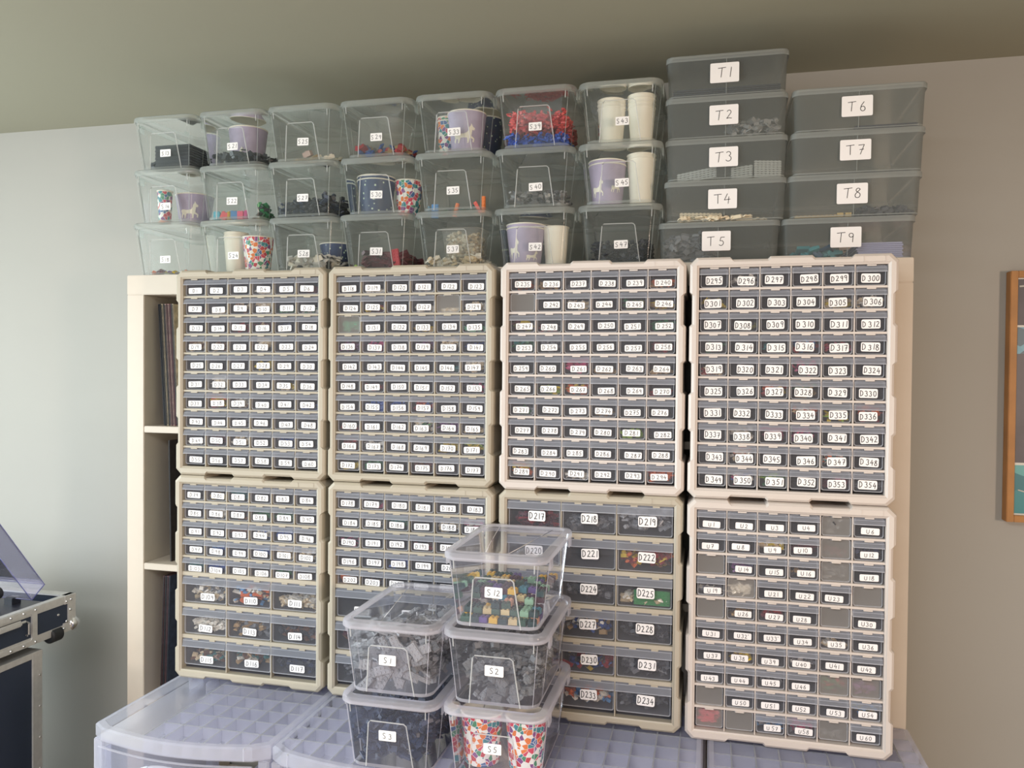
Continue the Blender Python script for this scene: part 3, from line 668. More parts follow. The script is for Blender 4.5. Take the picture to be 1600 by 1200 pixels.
# single bricks
_br = {}
def brick_mesh(nx, ny, hz, col):
    k = (nx, ny, hz, col)
    if k not in _br:
        b = MB(); m = plastic(col); p = .008
        b.bbox(-nx*p/2+.0001, nx*p/2-.0001, -ny*p/2+.0001, ny*p/2-.0001, 0, hz, m, .0003)
        for i in range(nx):
            for j in range(ny):
                b.lathe([(.0024, 0), (.0024, .0017)], m, 10, Matrix.Translation((-nx*p/2+p*(i+.5), -ny*p/2+p*(j+.5), hz)), cap1=True)
        _br[k] = b.mesh('toy_brick')
    return _br[k]
def brick(x, y, z, rot, nx, ny, hz, col, label, group):
    o = link('toy_brick', brick_mesh(nx, ny, hz, col), None, (x, y, z)); o.rotation_euler = rot
    return tag(o, label, 'toy brick', group)
rng = random.Random(12)
bx = BXY['S1']
for i in range(70):   # plates lying against the front wall and on the heap
    nx, ny, hz = rng.choice(((4, 2, .0032), (3, 2, .0032), (4, 2, .0032), (6, 2, .0032), (4, 1, .0032), (4, 2, .0096), (2, 2, .0096)))
    if i < 26:
        h = .012+.07*rng.random(); brick(bx[0]+rng.uniform(-.052, .055), -.4135+.004*rng.random()-h*.06, bx[2]+h, (PI/2+rng.uniform(-.25, .1), rng.uniform(-1.2, 1.2), rng.uniform(-.2, .2)), nx, ny, hz, LG[i % 3],
              'light grey toy plate lying against the front wall inside box S 1', 'grey plates against the front of box S 1')
    else:
        brick(bx[0]+rng.uniform(-.05, .05), rng.uniform(-.39, -.21), bx[2]+.078+.018*rng.random(), (rng.uniform(-.6, .5), rng.uniform(-.5, .5), rng.uniform(0, 3.1)), nx, ny, hz, LG[i % 3],
              'light grey toy plate lying on top of the heap inside box S 1', 'grey plates on the heap in box S 1')
bx = BXY['S2']
for i in range(60):
    nx, ny, hz = rng.choice(((2, 2, .0032), (2, 1, .0032), (2, 2, .0096), (2, 1, .0096), (1, 1, .0096), (3, 1, .0032)))
    if i < 30:
        h = .008+.058*rng.random(); brick(bx[0]+rng.uniform(-.06, .06), -.4135+.004*rng.random()-h*.06, bx[2]+h, (PI/2+rng.uniform(-.4, .3), rng.uniform(-1.5, 1.5), rng.uniform(-.4, .4)), nx, ny, hz, MG[i % 3],
              'mid grey toy brick lying against the front wall inside box S 2', 'grey bricks against the front of box S 2')
    else:
        brick(bx[0]+rng.uniform(-.06, .06), rng.uniform(-.40, -.21), bx[2]+.062+.012*rng.random(), (rng.uniform(-.6, .5), rng.uniform(-.5, .5), rng.uniform(0, 3.1)), nx, ny, hz, MG[i % 3],
              'mid grey toy brick lying on top of the heap inside box S 2', 'grey bricks on the heap in box S 2')
bx = BXY['S12']
SC = [((62, 92, 78), 'sage green'), ((34, 62, 64), 'dark teal'), ((34, 62, 64), 'dark teal'), ((34, 62, 64), 'dark teal'), ((206, 186, 138), 'sand'), ((216, 172, 60), 'golden yellow'), ((72, 44, 56), 'plum'), ((72, 44, 56), 'plum'), ((72, 44, 56), 'plum'), ((216, 164, 138), 'peach'), ((92, 72, 130), 'purple'), ((52, 84, 70), 'forest green'), ((52, 84, 70), 'forest green'), ((64, 124, 140), 'aqua'), ((140, 178, 150), 'mint')]
for j in range(12):
    for i in range(8):
        if rng.random() < .14 and j > 1: continue
        c, cn_ = SC[rng.randrange(len(SC))]
        lay = 0 if j == 0 else (rng.choice((1, 1, 2)) if j < 4 else rng.choice((2, 3, 3)))
        nx = 2; z = bx[2]+.003+.0113*lay
        if lay:   # everything below rests in the same column
            for q in range(lay):
                if q == 0 or j < 5:
                    c2, n2 = SC[rng.randrange(len(SC))]
                    if j in (0, 1) or (q == lay-1 and j < 5): brick(bx[0]-.06+.0172*i, -.4065+.0172*j, bx[2]+.003+.0113*q, (0, 0, rng.uniform(-.08, .08)), 2, 2, .0096, c2, '%s toy brick in the lower layers of the heap in box S 12' % n2, '%s lower bricks in box S 12' % n2)
        brick(bx[0]-.06+.0172*i+rng.uniform(-.0006, .0006), -.4065+.0172*j, z, (rng.uniform(-.06, .06), rng.uniform(-.06, .06), rng.uniform(-.2, .2)), nx, 2, .0096, c,
              '%s toy brick on %s of the heap in box S 12' % (cn_, 'the front edge' if j == 0 else 'top'), '%s bricks in box S 12, %s' % (cn_, 'front' if j == 0 else 'top'))
# few loose pieces that can be told apart
def few(code, items, noun='toy brick'):
    bx = BXY[code]
    for (dx, y, dz, rot, nx, ny, hz, col, cn2) in items:
        brick(bx[0]+dx, y-.006, bx[2]+.004+dz, rot, nx, ny, hz, col, '%s toy brick standing in the clear box labelled %s %s' % (cn2, code[0], code[1:]), 'loose bricks in box '+code[0]+' '+code[1:])
few('S35', [(-.05, .05, .0, (PI/2, 0, .2), 2, 4, .008, (60, 130, 190), 'light blue'), (.0, .06, .003, (PI/2, .25, 0), 1, 4, .008, (236, 120, 40), 'leaning orange'), (.056, .05, .004, (PI/2, -.5, 0), 1, 4, .006, (240, 90, 70), 'coral'),
            (.070, .05, .01, (PI/2, 0, 0), 1, 5, .008, (244, 130, 30), 'upright orange'), (-.064, .05, .0, (PI/2, 0, .2), 1, 3, .008, (30, 90, 110), 'dark teal')])
few('S22', [(-.052, .04, 0, (0, 0, .3), 2, 1, .0192, (60, 160, 180), 'aqua'), (-.036, .04, 0, (0, .4, .3), 2, 1, .0192, (220, 70, 80), 'coral red'), (-.022, .045, 0, (.3, 0, .8), 1, 1, .0192, (230, 180, 40), 'yellow'), (-.004, .04, 0, (0, 0, .5), 2, 1, .0192, (70, 140, 200), 'sky blue'), (.012, .045, 0, (0, 0, .1), 2, 1, .0192, (226, 90, 120), 'rose pink'), (.030, .04, 0, (0, 0, .1), 1, 1, .0192, (200, 60, 130), 'magenta')])
few('S31', [(.046, .05, .025, (PI/2, -.15, 0), 2, 6, .008, (190, 36, 50), 'bright red'), (-.06, .05, .0, (0, 0, .3), 1, 2, .012, (150, 190, 60), 'lime green')])

# ---------------------------------------------------------------- wide tray boxes at the right
_tb = {}
def tray(xc, z, code, w, label):
    y0 = .02; l = .345; h = .0895
    root = empty('storage_box', (xc, y0+l/2, z), 0, label=label, cat='storage box', group='wide lidded boxes at the right end of the shelving unit')
    if w not in _tb:
        b = MB(); hb = h-.008
        b.loft([rr(w-.016, l-.02, .012, .0006, 4), rr(w-.012, l-.016, .014, .003, 4), rr(w-.006, l-.006, .016, hb, 4)], M['tbox'], cap0=True)
        b.tube([(0, -(l-.016)/2-.0006, .004), (0, -(l-.006)/2-.0006, hb)], .0009, M['tlid'], 5)
        b.loft([rr(w-.012, l-.016, .014, .0026, 4), rr(w-.011, l-.015, .014, .005, 4)], M['tlid'])
        body = b.mesh('body', True); b = MB()
        b.loft([rr(w, l, .016, h-.013, 4), rr(w, l, .016, h-.003, 4), rr(w-.003, l-.003, .015, h-.0005, 4), rr(w-.012, l-.012, .012, h-.0005, 4), rr(w-.016, l-.016, .012, h-.003, 4)], M['tlid'], cap1=True)
        _tb[w] = (body, b.mesh('lid', True))
    link('body', _tb[w][0], root); link('lid', _tb[w][1], root)
    rng = random.Random(code)
    lb = link('paper_label', label_mb(code, .060, .042, rng, .5, .062, .06).mesh('paper_label'), root, (-.004, -l/2-.0005+.0028, .047)); lb.location.y = -l/2+.0005
    lb['label'] = 'white paper label reading %s %s' % (code[0], code[1:])
    BXY[code] = (xc, y0, z)
TI = {'T1': 'dark plates', 'T2': 'grey bricks at the right', 'T3': 'grey stepped plates', 'T4': 'cream plates', 'T5': 'a heap of dark grey bricks', 'T6': 'a few flat pieces', 'T7': 'thin grey strips', 'T8': 'a tan strip and grey bricks', 'T9': 'folded papers and teal pieces'}
TP = ['bottom', 'second from bottom', 'third from bottom', 'fourth from bottom', 'top']
for i, code in enumerate(('T5', 'T4', 'T3', 'T2', 'T1')):
    tray((1.4675, 1.4795, 1.4805, 1.4800, 1.4805)[i], 1.8505+.0897*i, code, .256, 'wide clear box labelled %s %s with %s' % (code[0], code[1:], TI[code]))
for i, code in enumerate(('T9', 'T8', 'T7', 'T6')):
    tray((1.728, 1.739, 1.744, 1.746)[i], 1.8505+.0897*i, code, .262, 'wide clear box labelled %s %s with %s' % (code[0], code[1:], TI[code]))
def tobj(code, name, mb, dx, dy, label, cat='toy bricks', dz=0, kind='stuff'):
    bx = BXY[code]; return tag(link(name, mb.mesh(name), None, (bx[0]+dx, bx[1]+.018+dy, bx[2]+.0035+dz)), label, cat, None, kind)
def plates(mb, n, w, d, col, x=0, z=0, tilt=0, st=True, step=.0):
    for k in range(n):
        T = Matrix.Translation((x+step*k, 0, z+.0046*k)) @ Matrix.Rotation(tilt, 4, 'Y')
        mb.box(-w/2, w/2, 0, d, 0, .0032, plastic(col), T)
        if st:
            q = int(w/.008)
            for i in range(q): mb.cbox((-w/2+(i+.5)*w/q, .004, .004), (.0048, .0048, .0017), plastic(col), T)
b = MB(); plates(b, 5, .225, .25, (44, 50, 62), st=False); b.box(.03, .055, .16, .24, .012, .04, plastic((44, 50, 62))); tobj('T1', 'toy_bricks', b, 0, .01, 'large dark slate toy plates lying in the box labelled T 1')
b = MB(); rng = random.Random(5); heap_mb(b, .115, .10, .048, [(160, 162, 162), (146, 148, 148)], 150, .012, rng); tobj('T2', 'toy_bricks', b, .058, .055, 'light grey toy bricks in the right half of the box labelled T 2')
b = MB(); plates(b, 5, .085, .10, (166, 172, 168), -.06, 0, -.16); plates(b, 6, .045, .10, (170, 176, 172), .035, 0, -.1); plates(b, 8, .056, .10, (176, 180, 176), .088, 0, .06); tobj('T3', 'toy_bricks', b, 0, .005, 'stacked grey toy plates in the box labelled T 3')
b = MB(); plates(b, 4, .09, .09, (226, 212, 180), -.05, .002, .04); plates(b, 3, .046, .08, (232, 218, 190), .036)
heap_mb(b, .20, .1, .006, [(232, 218, 190)], 60, .009, rng); tobj('T4', 'toy_bricks', b, 0, .01, 'cream toy plates stacked in the box labelled T 4')
b = MB(); heap_mb(b, .115, .12, .074, [(122, 124, 128), (98, 100, 104), (134, 136, 140)], 380, .016, rng); tobj('T5', 'toy_bricks', b, -.058, .07, 'heap of dark grey toy bricks in the left half of the box labelled T 5')
b = MB(); plates(b, 1, .035, .03, (70, 66, 62), -.075); plates(b, 1, .035, .03, (150, 148, 144), -.035); plates(b, 2, .12, .1, (60, 62, 76), .055, st=False); tobj('T6', 'toy_bricks', b, 0, .0, 'few flat dark and grey pieces in the box labelled T 6')
b = MB(); plates(b, 1, .11, .1, (110, 112, 114), -.05); plates(b, 1, .09, .12, (74, 76, 86), .062, st=False); tobj('T7', 'toy_bricks', b, 0, .01, 'thin grey strips lying in the box labelled T 7')
b = MB(); plates(b, 1, .085, .03, (196, 168, 116), -.072); b.box(-.03, -.018, 0, .02, .0, .008, plastic((206, 180, 120))); b.box(-.014, -.002, 0, .02, .0, .008, plastic((206, 180, 120)))
tobj('T8', 'toy_bricks', b, 0, .0, 'long tan strip and tan bricks at the left of the box labelled T 8')
b = MB(); heap_mb(b, .11, .09, .026, [(92, 94, 102), (78, 80, 88)], 80, .015, rng); tobj('T8', 'toy_bricks', b, .062, .05, 'dark grey toy bricks at the right of the box labelled T 8')
b = MB()
pp = mat('folded_paper', (176, 178, 214), .7)
for k in range(9): b.box(-.04-.002*(k % 3), .045+.002*(k % 2), 0, .2, .004*k, .004*k+.0033, pp)
tobj('T9', 'papers', b, .065, .012, 'stack of pale lilac folded papers in the box labelled T 9', 'papers')
b = MB(); b.box(-.045, .045, 0, .001, 0, .062, mat('card', (214, 190, 176), .7))
for k in range(3):
    b.box(-.035, -.012, -.0004, 0, .035+.008*k, .0375+.008*k, M['ink']); b.box(.0, .03, -.0004, 0, .035+.008*k, .0375+.008*k, M['ink'])
tobj('T9', 'printed_card', b, .065, .24, 'pale card with dark printed bars standing behind the papers in box T 9', 'card', kind=None)
b = MB(); heap_mb(b, .12, .11, .028, [(46, 124, 132), (60, 150, 160), (40, 80, 110)], 30, .028, rng, flat=False); tobj('T9', 'toy_bricks', b, -.055, .06, 'teal translucent pieces at the left of the box labelled T 9')

# ---------------------------------------------------------------- clear storage towers in front
TZ = .8968
def tower(x0, x1, label, seed, plain):
    yf, yb = -.412, -.006; w = x1-x0; xc = (x0+x1)/2; bow = .03
    root = empty('storage_tower', (xc, (yf+yb)/2, 0), 0, label=label, cat='storage drawers', group='clear storage towers below the cabinets')
    cy = (yf+yb)/2
    def ol(g, z, n=14):
        p = []
        for i in range(n+1):
            t = i/n; x = -w/2+g+(w-2*g)*t; rc = .02
            e = min(t, 1-t)*w
            p.append((x, yf-cy+g-bow*math.sin(PI*t)+(rc*(1-min(1, e/rc))**2*.6), z))
        p += [(w/2-g, yb-cy-g, z), (-w/2+g, yb-cy-g, z)]
        return p
    b = MB(); b.loft([ol(.001, TZ-.028), ol(0, TZ-.026), ol(0, TZ-.004), ol(.003, TZ-.0006), ol(.012, TZ), ], M['towerrib'])
    b.loft([ol(.012, TZ), ol(.014, TZ-.0015)], M['tower'], cap1=True); link('top_panel', b.mesh('top_panel'), root)
    # ribs in the tray under the top
    b = MB(); nx, ny = 9, 8
    for k in range(1, nx):
        x = -w/2+w*k/nx
        if not (plain and k < 3): b.box(x-.0013, x+.0013, yf-cy-.012, yb-cy-.008, TZ-.0029, TZ-.0018, M['boxridge'])
        if plain and k < 3: b.box(x-.0008, x+.0008, .05, yb-cy-.01, TZ-.026, TZ-.003, M['towerrib'])
        else: b.box(x-.0008, x+.0008, yf-cy-.012, yb-cy-.008, TZ-.026, TZ-.003, M['towerrib'])
    for k in range(1, ny):
        y = yf-cy+(yb-yf)*k/ny
        xa = -w/2+.004 if not plain or k > 5 else -w/2+w*3/nx
        b.box(xa, w/2-.004, y-.0008, y+.0008, TZ-.026, TZ-.003, M['towerrib']); b.box(xa, w/2-.004, y-.0013, y+.0013, TZ-.0029, TZ-.0018, M['boxridge'])
    link('divider_grid', b.mesh('divider_grid'), root)
    b = MB(); b.loft([ol(.006, TZ-.0262), ol(.006, TZ-.0285)], M['towerfloor'], True, True); link('tray_floor', b.mesh('tray_floor'), root)
    # frame posts, shelves
    b = MB()
    for sx in (-1, 1):
        for y in (yf-cy+.004, yb-cy-.03): b.bbox(sx*(w/2-.012)-.011, sx*(w/2-.012)+.011, y, y+.026, .0, TZ-.029, M['towerrib'], .002)
    for k in range(1, 4): b.box(-w/2+.002, w/2-.002, yf-cy+.012, yb-cy-.004, TZ-.03-.287*k, TZ-.03-.287*k+.006, M['towerfloor'])
    b.box(-w/2+.0005, -w/2+.0015, yf-cy+.01, yb-cy-.005, .01, TZ-.03, M['tower']); b.box(w/2-.0015, w/2-.0005, yf-cy+.01, yb-cy-.005, .01, TZ-.03, M['tower'])
    link('frame', b.mesh('frame'), root)
    for k in range(3):
        zt = TZ-.034-.287*k; zb = zt-.27
        b = MB(); n = 12; pts = [(-w/2+.026+(w-.052)*i/n, yf-cy-.002-bow*.95*math.sin(PI*(.06+.88*i/n))) for i in range(n+1)]
        b.loft([[(x, y, zb) for x, y in pts], [(x, y-.002, zt) for x, y in pts]], M['tower'], closed=False)
        b.loft([[(x, y-.002, zt-.004) for x, y in pts], [(x, y-.005, zt-.003) for x, y in pts], [(x, y-.005, zt) for x, y in pts], [(x, y-.002, zt) for x, y in pts]], M['towerrib'], closed=False)
        b.box(-w/2+.028, w/2-.028, yf-cy+.004, yb-cy-.02, zb, zb+.002, M['towerfloor'])
        for sx in (-1, 1): b.box(sx*(w/2-.029)-.001, sx*(w/2-.029)+.001, yf-cy+.004, yb-cy-.02, zb, zt-.01, M['tower'])
        d = link('drawer', b.mesh('drawer'), root)
        b = MB(); P = []
        for i in range(15):
            t = i/14; x = -.10+.20*t; y = yf-cy-.008-bow*.95*math.sin(PI*(.5+x/w*.94)); P.append((x, y, zt-.012-.045*(abs(2*t-1)**2.2)))
        b.tube(P, .004, M['towerrib'], 8); link('handle', b.mesh('handle', True), d)
tower(.256, .650, 'clear plastic storage tower at the left end, below the D 79 cabinet', 1, True)
tower(.654, 1.048, 'clear plastic storage tower supporting the S 3 box', 2, False)
tower(1.052, 1.450, 'clear plastic storage tower supporting the S 5 box', 3, False)
tower(1.458, 1.853, 'clear plastic storage tower at the right end, below the U 1 cabinet', 4, False)

# ---------------------------------------------------------------- flight cases and turntable at the left
X1 = -.30
fc = empty('flight_case', (X1-.3, -.15, .868), 0, label='open black flight case with aluminium edges carrying the turntable', cat='flight case')
def P(b, name, par, sm=False): return link(name, b.mesh(name, sm), par)
hx, y1, y0, hh = .30, .305, -.45, .100   # local: x in [-.3,.3], y from -.45 to .305
b = MB()
b.box(-hx, hx, y0, y0+.012, 0, hh-.006, M['caseblack']); b.box(-hx, hx, y1-.012, y1, 0, hh-.006, M['caseblack'])
b.box(-hx, -hx+.012, y0+.012, y1-.012, 0, hh-.006, M['caseblack']); b.box(hx-.012, hx-.001, y0+.012, y1-.012, 0, hh-.006, M['caseblack'])
b.box(-hx+.012, hx-.012, y0+.012, y1-.012, 0, .012, M['caseblack']); P(b, 'shell', fc)
b = MB(); e = .0015
for za, zb in ((0, .021), (hh-.021, hh)):
    b.bbox(hx-.002, hx+e, y0, y1, za, zb, M['alu'], .0012); b.bbox(-hx-e, -hx+.002, y0, y1, za, zb, M['alu'], .0012)
    b.bbox(-hx, hx, y0-e, y0+.002, za, zb, M['alu'], .0012); b.bbox(-hx, hx, y1-.002, y1+e, za, zb, M['alu'], .0012)
b.box(hx-.018, hx, y0, y1, hh-.003, hh+.001, M['alu']); b.box(-hx, -hx+.018, y0, y1, hh-.003, hh+.001, M['alu'])
b.box(-hx, hx, y1-.03, y1, hh-.003, hh+.001, M['alu']); b.box(-hx, hx, y0, y0+.018, hh-.003, hh+.001, M['alu'])
P(b, 'aluminium_edging', fc)
for sx in (-1, 1):
    for yy in (y0, y1):
        b = MB(); sy = -1 if yy == y0 else 1
        T = Matrix.Translation((sx*(hx-.006), yy-sy*.006, .016))
        b.lathe([(.0001, -.020), (.012, -.017), (.018, -.010), (.0205, 0), (.018, .010), (.012, .017), (.0001, .020)], M['chrome'], 20, T)
        b.bbox(sx*hx-.0036, sx*hx+.0036, min(yy, yy-sy*.045), max(yy, yy-sy*.045), .0, .026, M['alu'], .001)
        b.bbox(sx*hx-.003, sx*hx+.003, min(yy, yy-sy*.028), max(yy, yy-sy*.028), .0, .100, M['alu'], .001)
        b.bbox(sx*hx-.0033, sx*hx+.0033, min(yy, yy-sy*.040), max(yy, yy-sy*.040), .078, .1015, M['alu'], .001)
        for (ry, rz) in ((.034, .086), (.018, .088), (.02, .06), (.034, .03), (.044, .012)):
            b.lathe([(.0045, 0), (.0035, .0018), (.0001, .0026)], M['chrome'], 10, Matrix.Translation((sx*(hx+.003), yy-sy*ry, rz)) @ Matrix.Rotation(sx*PI/2, 4, 'Y'))
        P(b, 'corner_guard', fc, True)
b = MB()  # recessed handle dish on the side
T = Matrix.Translation((hx, .055, .05))
def rect(w, h, r, x): return [(x, p[0], p[1]) for p in rr(w, h, r, 0, 4)]
b.loft([rect(.23, .100, .012, .0012), rect(.228, .098, .012, .0035), rect(.195, .072, .008, .0035), rect(.19, .066, .008, -.012)], M['alu'], cap1=True, T=T)
for yy in (-.108, -.07, -.03, .03, .07, .108):
    for zz in (-.043, .043): b.lathe([(.004, 0), (.003, .0018), (.0001, .0024)], M['chrome'], 10, T @ Matrix.Translation((.0035, yy, zz)) @ Matrix.Rotation(PI/2, 4, 'Y'))
hd_ = P(b, 'handle_dish', fc, True)
b = MB(); b.tube([(.001, .082, -.018), (.008, .082, -.014), (.010, .080, .016), (.008, .07, .023), (.008, -.07, .023), (.010, -.080, .016), (.008, -.082, -.014), (.001, -.082, -.018)], .0035, M['chrome'], 8, T)
b.bbox(.003, .012, -.06, .06, .014, .030, M['alu'], .004, T); link('handle', b.mesh('handle', True), hd_)
for yy in (.245, -.3): b = MB(); b.lathe([(.004, 0), (.003, .0018), (.0001, .0026)], M['chrome'], 10, Matrix.Translation((hx-.001, yy, .055)) @ Matrix.Rotation(PI/2, 4, 'Y')); P(b, 'rivet', fc)
for yy, n_ in ((.237, 'w'), (-.38, 'w')):
    b = MB(); b.lathe([(.0001, -.02), (.017, -.02), (.021, -.016), (.021, .016), (.017, .02), (.0001, .02)], M['rubber'], 24, Matrix.Translation((hx-.010, yy, .002)) @ Matrix.Rotation(PI/2, 4, 'X'))
    P(b, 'wheel', fc, True)
lc = empty('flight_case', (X1-.30, -.225, 0), 0, label='tall black flight case with aluminium corner edges standing below the turntable case', cat='flight case')
b = MB(); b.bbox(-.3, .298, -.4, .262, .03, .845, M['caseblack'], .004); P(b, 'shell', lc)
b = MB()
for sx in (-1, 1):
    for yy in (-.4, .262):
        sy = -1 if yy < 0 else 1
        b.bbox(sx*.299-.0025, sx*.299+.0025, min(yy, yy-sy*.032), max(yy, yy-sy*.032), .03, .846, M['alu'], .001)
        b.bbox(min(sx*.3, sx*.27), max(sx*.3, sx*.27), yy-.002, yy+.002, .03, .846, M['alu'], .001)
for za, zb in ((.03, .055), (.83, .8465)):
    b.bbox(-.302, .301, -.402, .264, za, zb, M['alu'], .001)
P(b, 'aluminium_edging', lc)
for sx in (-1, 1):
    for yy in (-.392, .254):
        for k in range(9): b = MB(); b.lathe([(.0035, 0), (.0025, .0015), (.0001, .002)], M['chrome'], 8, Matrix.Translation((sx*.3015, yy, .1+.085*k)) @ Matrix.Rotation(sx*PI/2, 4, 'Y')); P(b, 'rivet', lc)
for sx in (-1, 1):
    for yy in (-.34, .20):
        b = MB(); b.lathe([(.0001, -.012), (.015, -.012), (.015, .012), (.0001, .012)], M['rubber'], 18, Matrix.Translation((sx*.24, yy, .015)) @ Matrix.Rotation(PI/2, 4, 'X')); P(b, 'wheel', lc, True)
# turntable, its dust cover open towards the wall
tt = empty('turntable', (X1-.26, -.15, .8805), 0, label='black turntable in the open flight case with its clear dust cover raised', cat='turntable')
b = MB(); b.bbox(-.225, .225, -.30, .24, 0, .079, M['vinyl'], .004); P(b, 'plinth', tt)
b = MB(); T = Matrix.Translation((-.05, -.06, .079)); b.lathe([(.0001, .016), (.150, .016), (.162, .012), (.165, 0)], M['alu'], 48, T); P(b, 'platter', tt, True)
b = MB(); b.lathe([(.0001, .0185), (.15, .0182), (.15, .016)], M['rubber'], 48, T); P(b, 'record_mat', tt, True)
b = MB(); T = Matrix.Translation((.155, .085, .079)); b.lathe([(.045, 0), (.045, .012), (.042, .016), (.028, .016), (.024, .03), (.0001, .03)], M['vinyl'], 32, T)
ta = P(b, 'tonearm', tt, True)
b = MB(); b.tube([(.155, .085, .122), (.156, -.05, .122), (.150, -.14, .118), (.12, -.20, .112)], .004, M['chrome'], 10); b.box(.110, .130, -.235, -.20, .104, .116, M['rubber'])
b.tube([(.155, .085, .109), (.155, .085, .126)], .012, M['chrome'], 14); link('arm', b.mesh('arm', True), ta)
b = MB(); RX = Matrix.Translation((.155, .125, .122)) @ Matrix.Rotation(PI/2, 4, 'X')
b.lathe([(.0001, -.026), (.016, -.026), (.017, -.012), (.0001, -.012)], M['rubber'], 20, RX); b.lathe([(.0001, -.012), (.0135, -.012), (.0135, .008), (.0001, .008)], M['chrome'], 20, RX)
b.lathe([(.0001, .008), (.0165, .008), (.0165, .022), (.0001, .022)], M['rubber'], 20, RX); link('counterweight', b.mesh('counterweight', True), ta)
# dust cover: hinge near the wall, tipped up by 54 degrees; local frame before rotation: lies along -y from the hinge
b = MB(); cw, cl, chh, t = .22, .40, .054, .003
def cpanel(a): b.box(*a, M['acrylic'])
cpanel((-cw, cw, -cl, 0, chh-t, chh)); cpanel((-cw, -cw+t, -cl, 0, 0, chh)); cpanel((cw-t, cw, -cl, 0, 0, chh)); cpanel((-cw, cw, -cl, -cl+t, 0, chh)); cpanel((-cw, cw, -t, 0, 0, chh))
ed = .0014
for sx in (-1, 1):
    for z in (0, chh): b.tube([(sx*(cw-.001), 0, z), (sx*(cw-.001), -cl, z)], ed, M['acrylic_edge'], 6)
    for y in (0, -cl): b.tube([(sx*(cw-.001), y, 0), (sx*(cw-.001), y, chh)], ed, M['acrylic_edge'], 6)
for y in (0, -cl):
    for z in (0, chh): b.tube([(-cw, y, z), (cw, y, z)], ed, M['acrylic_edge'], 6)
cv = link('dust_cover', b.mesh('dust_cover'), tt, (.0, .195, .095)); cv.rotation_euler[0] = -math.radians(53.5)
for sx in (-1, 1): b = MB(); b.bbox(sx*.15-.015, sx*.15+.015, .185, .215, .07, .098, M['vinyl'], .002); P(b, 'hinge', tt)

# ---------------------------------------------------------------- framed picture on the right
pf = empty('framed_picture', (2.42, .399, 1.563), 0, label='oak framed picture with dark and teal panels hanging on the right wall area', cat='picture')
b = MB(); hw, hh2, fw, dp = .277, .298, .016, .032
for a in ((-hw, -hw+fw, -hh2, hh2), (hw-fw, hw, -hh2, hh2), (-hw+fw, hw-fw, hh2-fw, hh2), (-hw+fw, hw-fw, -hh2, -hh2+fw)):
    b.bbox(a[0], a[1], -dp, 0, a[2], a[3], M['oak'], .0012)
P(b, 'frame', pf)
b = MB(); m_w = mat('print_white', (214, 214, 206), .4); m_d = mat('print_charcoal', (74, 72, 80), .4, noise=.3, scale=9); m_t = cells('print_teal', [(60, 138, 144), (84, 160, 164), (50, 120, 130), (96, 170, 170)], 14, None, rough=.4); m_c = cells('print_leaves', [(110, 165, 185), (140, 185, 200), (84, 110, 124), (120, 172, 190)], 30, None, rough=.4)
y = -dp+.010
iw, ih = hw-fw, hh2-fw
def pr(x0, x1, z0, z1, m, k=0): b.box(x0, x1, y-.0006*k, y+.002, z0, z1, m)
pr(-iw, iw, -ih, ih, m_w)
pr(-iw+.003, iw-.003, ih-.112, ih-.003, m_d, 1); pr(-iw+.003, iw-.003, -ih+.125, ih-.117, m_d, 1); pr(-iw+.003, iw-.003, -ih+.004, -ih+.119, m_t, 1)
pr(-iw+.003, -iw+.06, ih-.180, ih-.117, m_c, 2); pr(-iw+.09, iw-.1, -ih+.16, -ih+.2, m_c, 2)
b.tube([(-iw+.01, y-.001, -ih+.06), (-iw+.1, y-.001, -ih+.035)], .0015, m_w, 5); b.tube([(-iw+.005, y-.001, ih-.02), (-iw+.12, y-.001, ih-.012)], .002, m_w, 5)
P(b, 'print', pf)

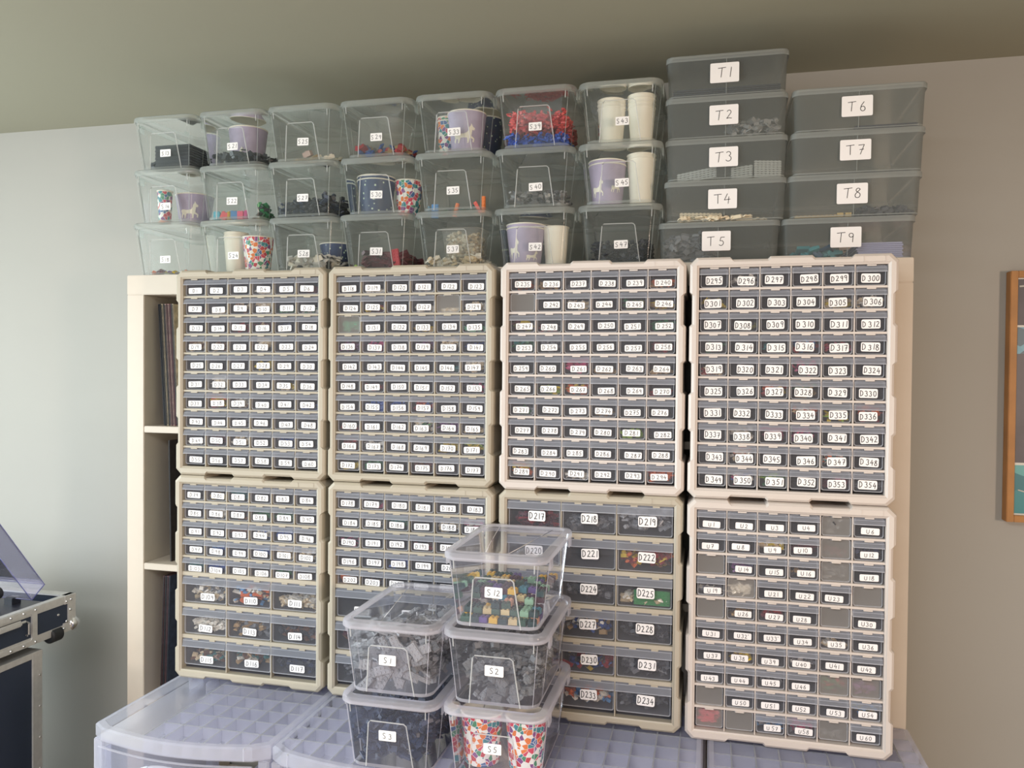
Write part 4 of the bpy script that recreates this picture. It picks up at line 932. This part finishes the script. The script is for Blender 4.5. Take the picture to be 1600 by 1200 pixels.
# ---------------------------------------------------------------- light
def area(name, loc, rot, sx, sy, power, col):
    l = bpy.data.lights.new(name, 'AREA'); l.shape = 'RECTANGLE'; l.size = sx; l.size_y = sy; l.energy = power; l.color = col
    o = bpy.data.objects.new(name, l); C.objects.link(o); o.location = loc; o.rotation_euler = rot; return o
area('daylight_left_window', (XL-.05, (WY0+WY1)/2, (WZ0+WZ1)/2), (0, -PI/2, 0), WZ1-WZ0, WY1-WY0, 68, (.84, .96, 1))
area('daylight_front_window', ((FX0+FX1)/2, YF-.05, (FZ0+FZ1)/2), (PI/2, 0, 0), FX1-FX0, FZ1-FZ0, 28, (1, .88, .8))
area('added_overhead_fill', (.7, -2.3, ZC-.004), (0, 0, 0), 1.6, 1.0, 46, (.9, .94, 1))  # fill light added below the solid ceiling to brighten the tower tops
l = bpy.data.lights.new('warm_lamp', 'AREA'); l.shape = 'DISK'; l.size = .35; l.energy = 25; l.color = (1, .75, .58)
o = bpy.data.objects.new('warm_lamp', l); C.objects.link(o); o.location = (3.3, -2.3, 1.55); o.rotation_euler = (PI/2, 0, PI/3)
w = bpy.data.worlds.new('world'); S.world = w; w.use_nodes = True; w.node_tree.nodes['Background'].inputs[0].default_value = (.75, .85, 1, 1); w.node_tree.nodes['Background'].inputs[1].default_value = .6

# ---------------------------------------------------------------- camera
cd = bpy.data.cameras.new('camera'); co = bpy.data.objects.new('camera', cd); C.objects.link(co)
cd.sensor_width = 36; cd.lens = 1256.11/1600*36; cd.clip_start = .02
pitch, yaw, roll = -.0172, .2419, .0086
cp, sp, cy_, sy_, cr, sr = math.cos(pitch), math.sin(pitch), math.cos(yaw), math.sin(yaw), math.cos(roll), math.sin(roll)
fwd = Vector((-sy_*cp, cy_*cp, sp)); r0 = Vector((cy_, sy_, 0)); u0 = r0.cross(fwd)
rt_ = r0*cr+u0*sr; up = u0*cr-r0*sr
mw = Matrix((rt_, up, -fwd)).transposed().to_4x4(); mw.translation = Vector((1.4551, -1.7676, 1.6158)); co.matrix_world = mw
S.camera = co
S.view_settings.view_transform = 'Standard'; S.view_settings.look = 'None'; S.view_settings.gamma = 1; S.view_settings.exposure = .45
S.cycles.transparent_max_bounces = 40; S.cycles.max_bounces = 8; S.cycles.diffuse_bounces = 4

for o in bpy.data.objects:
    if o.get('label') and not 4 <= len(o['label'].split()) <= 16: print('LABEL', len(o['label'].split()), o['label'])
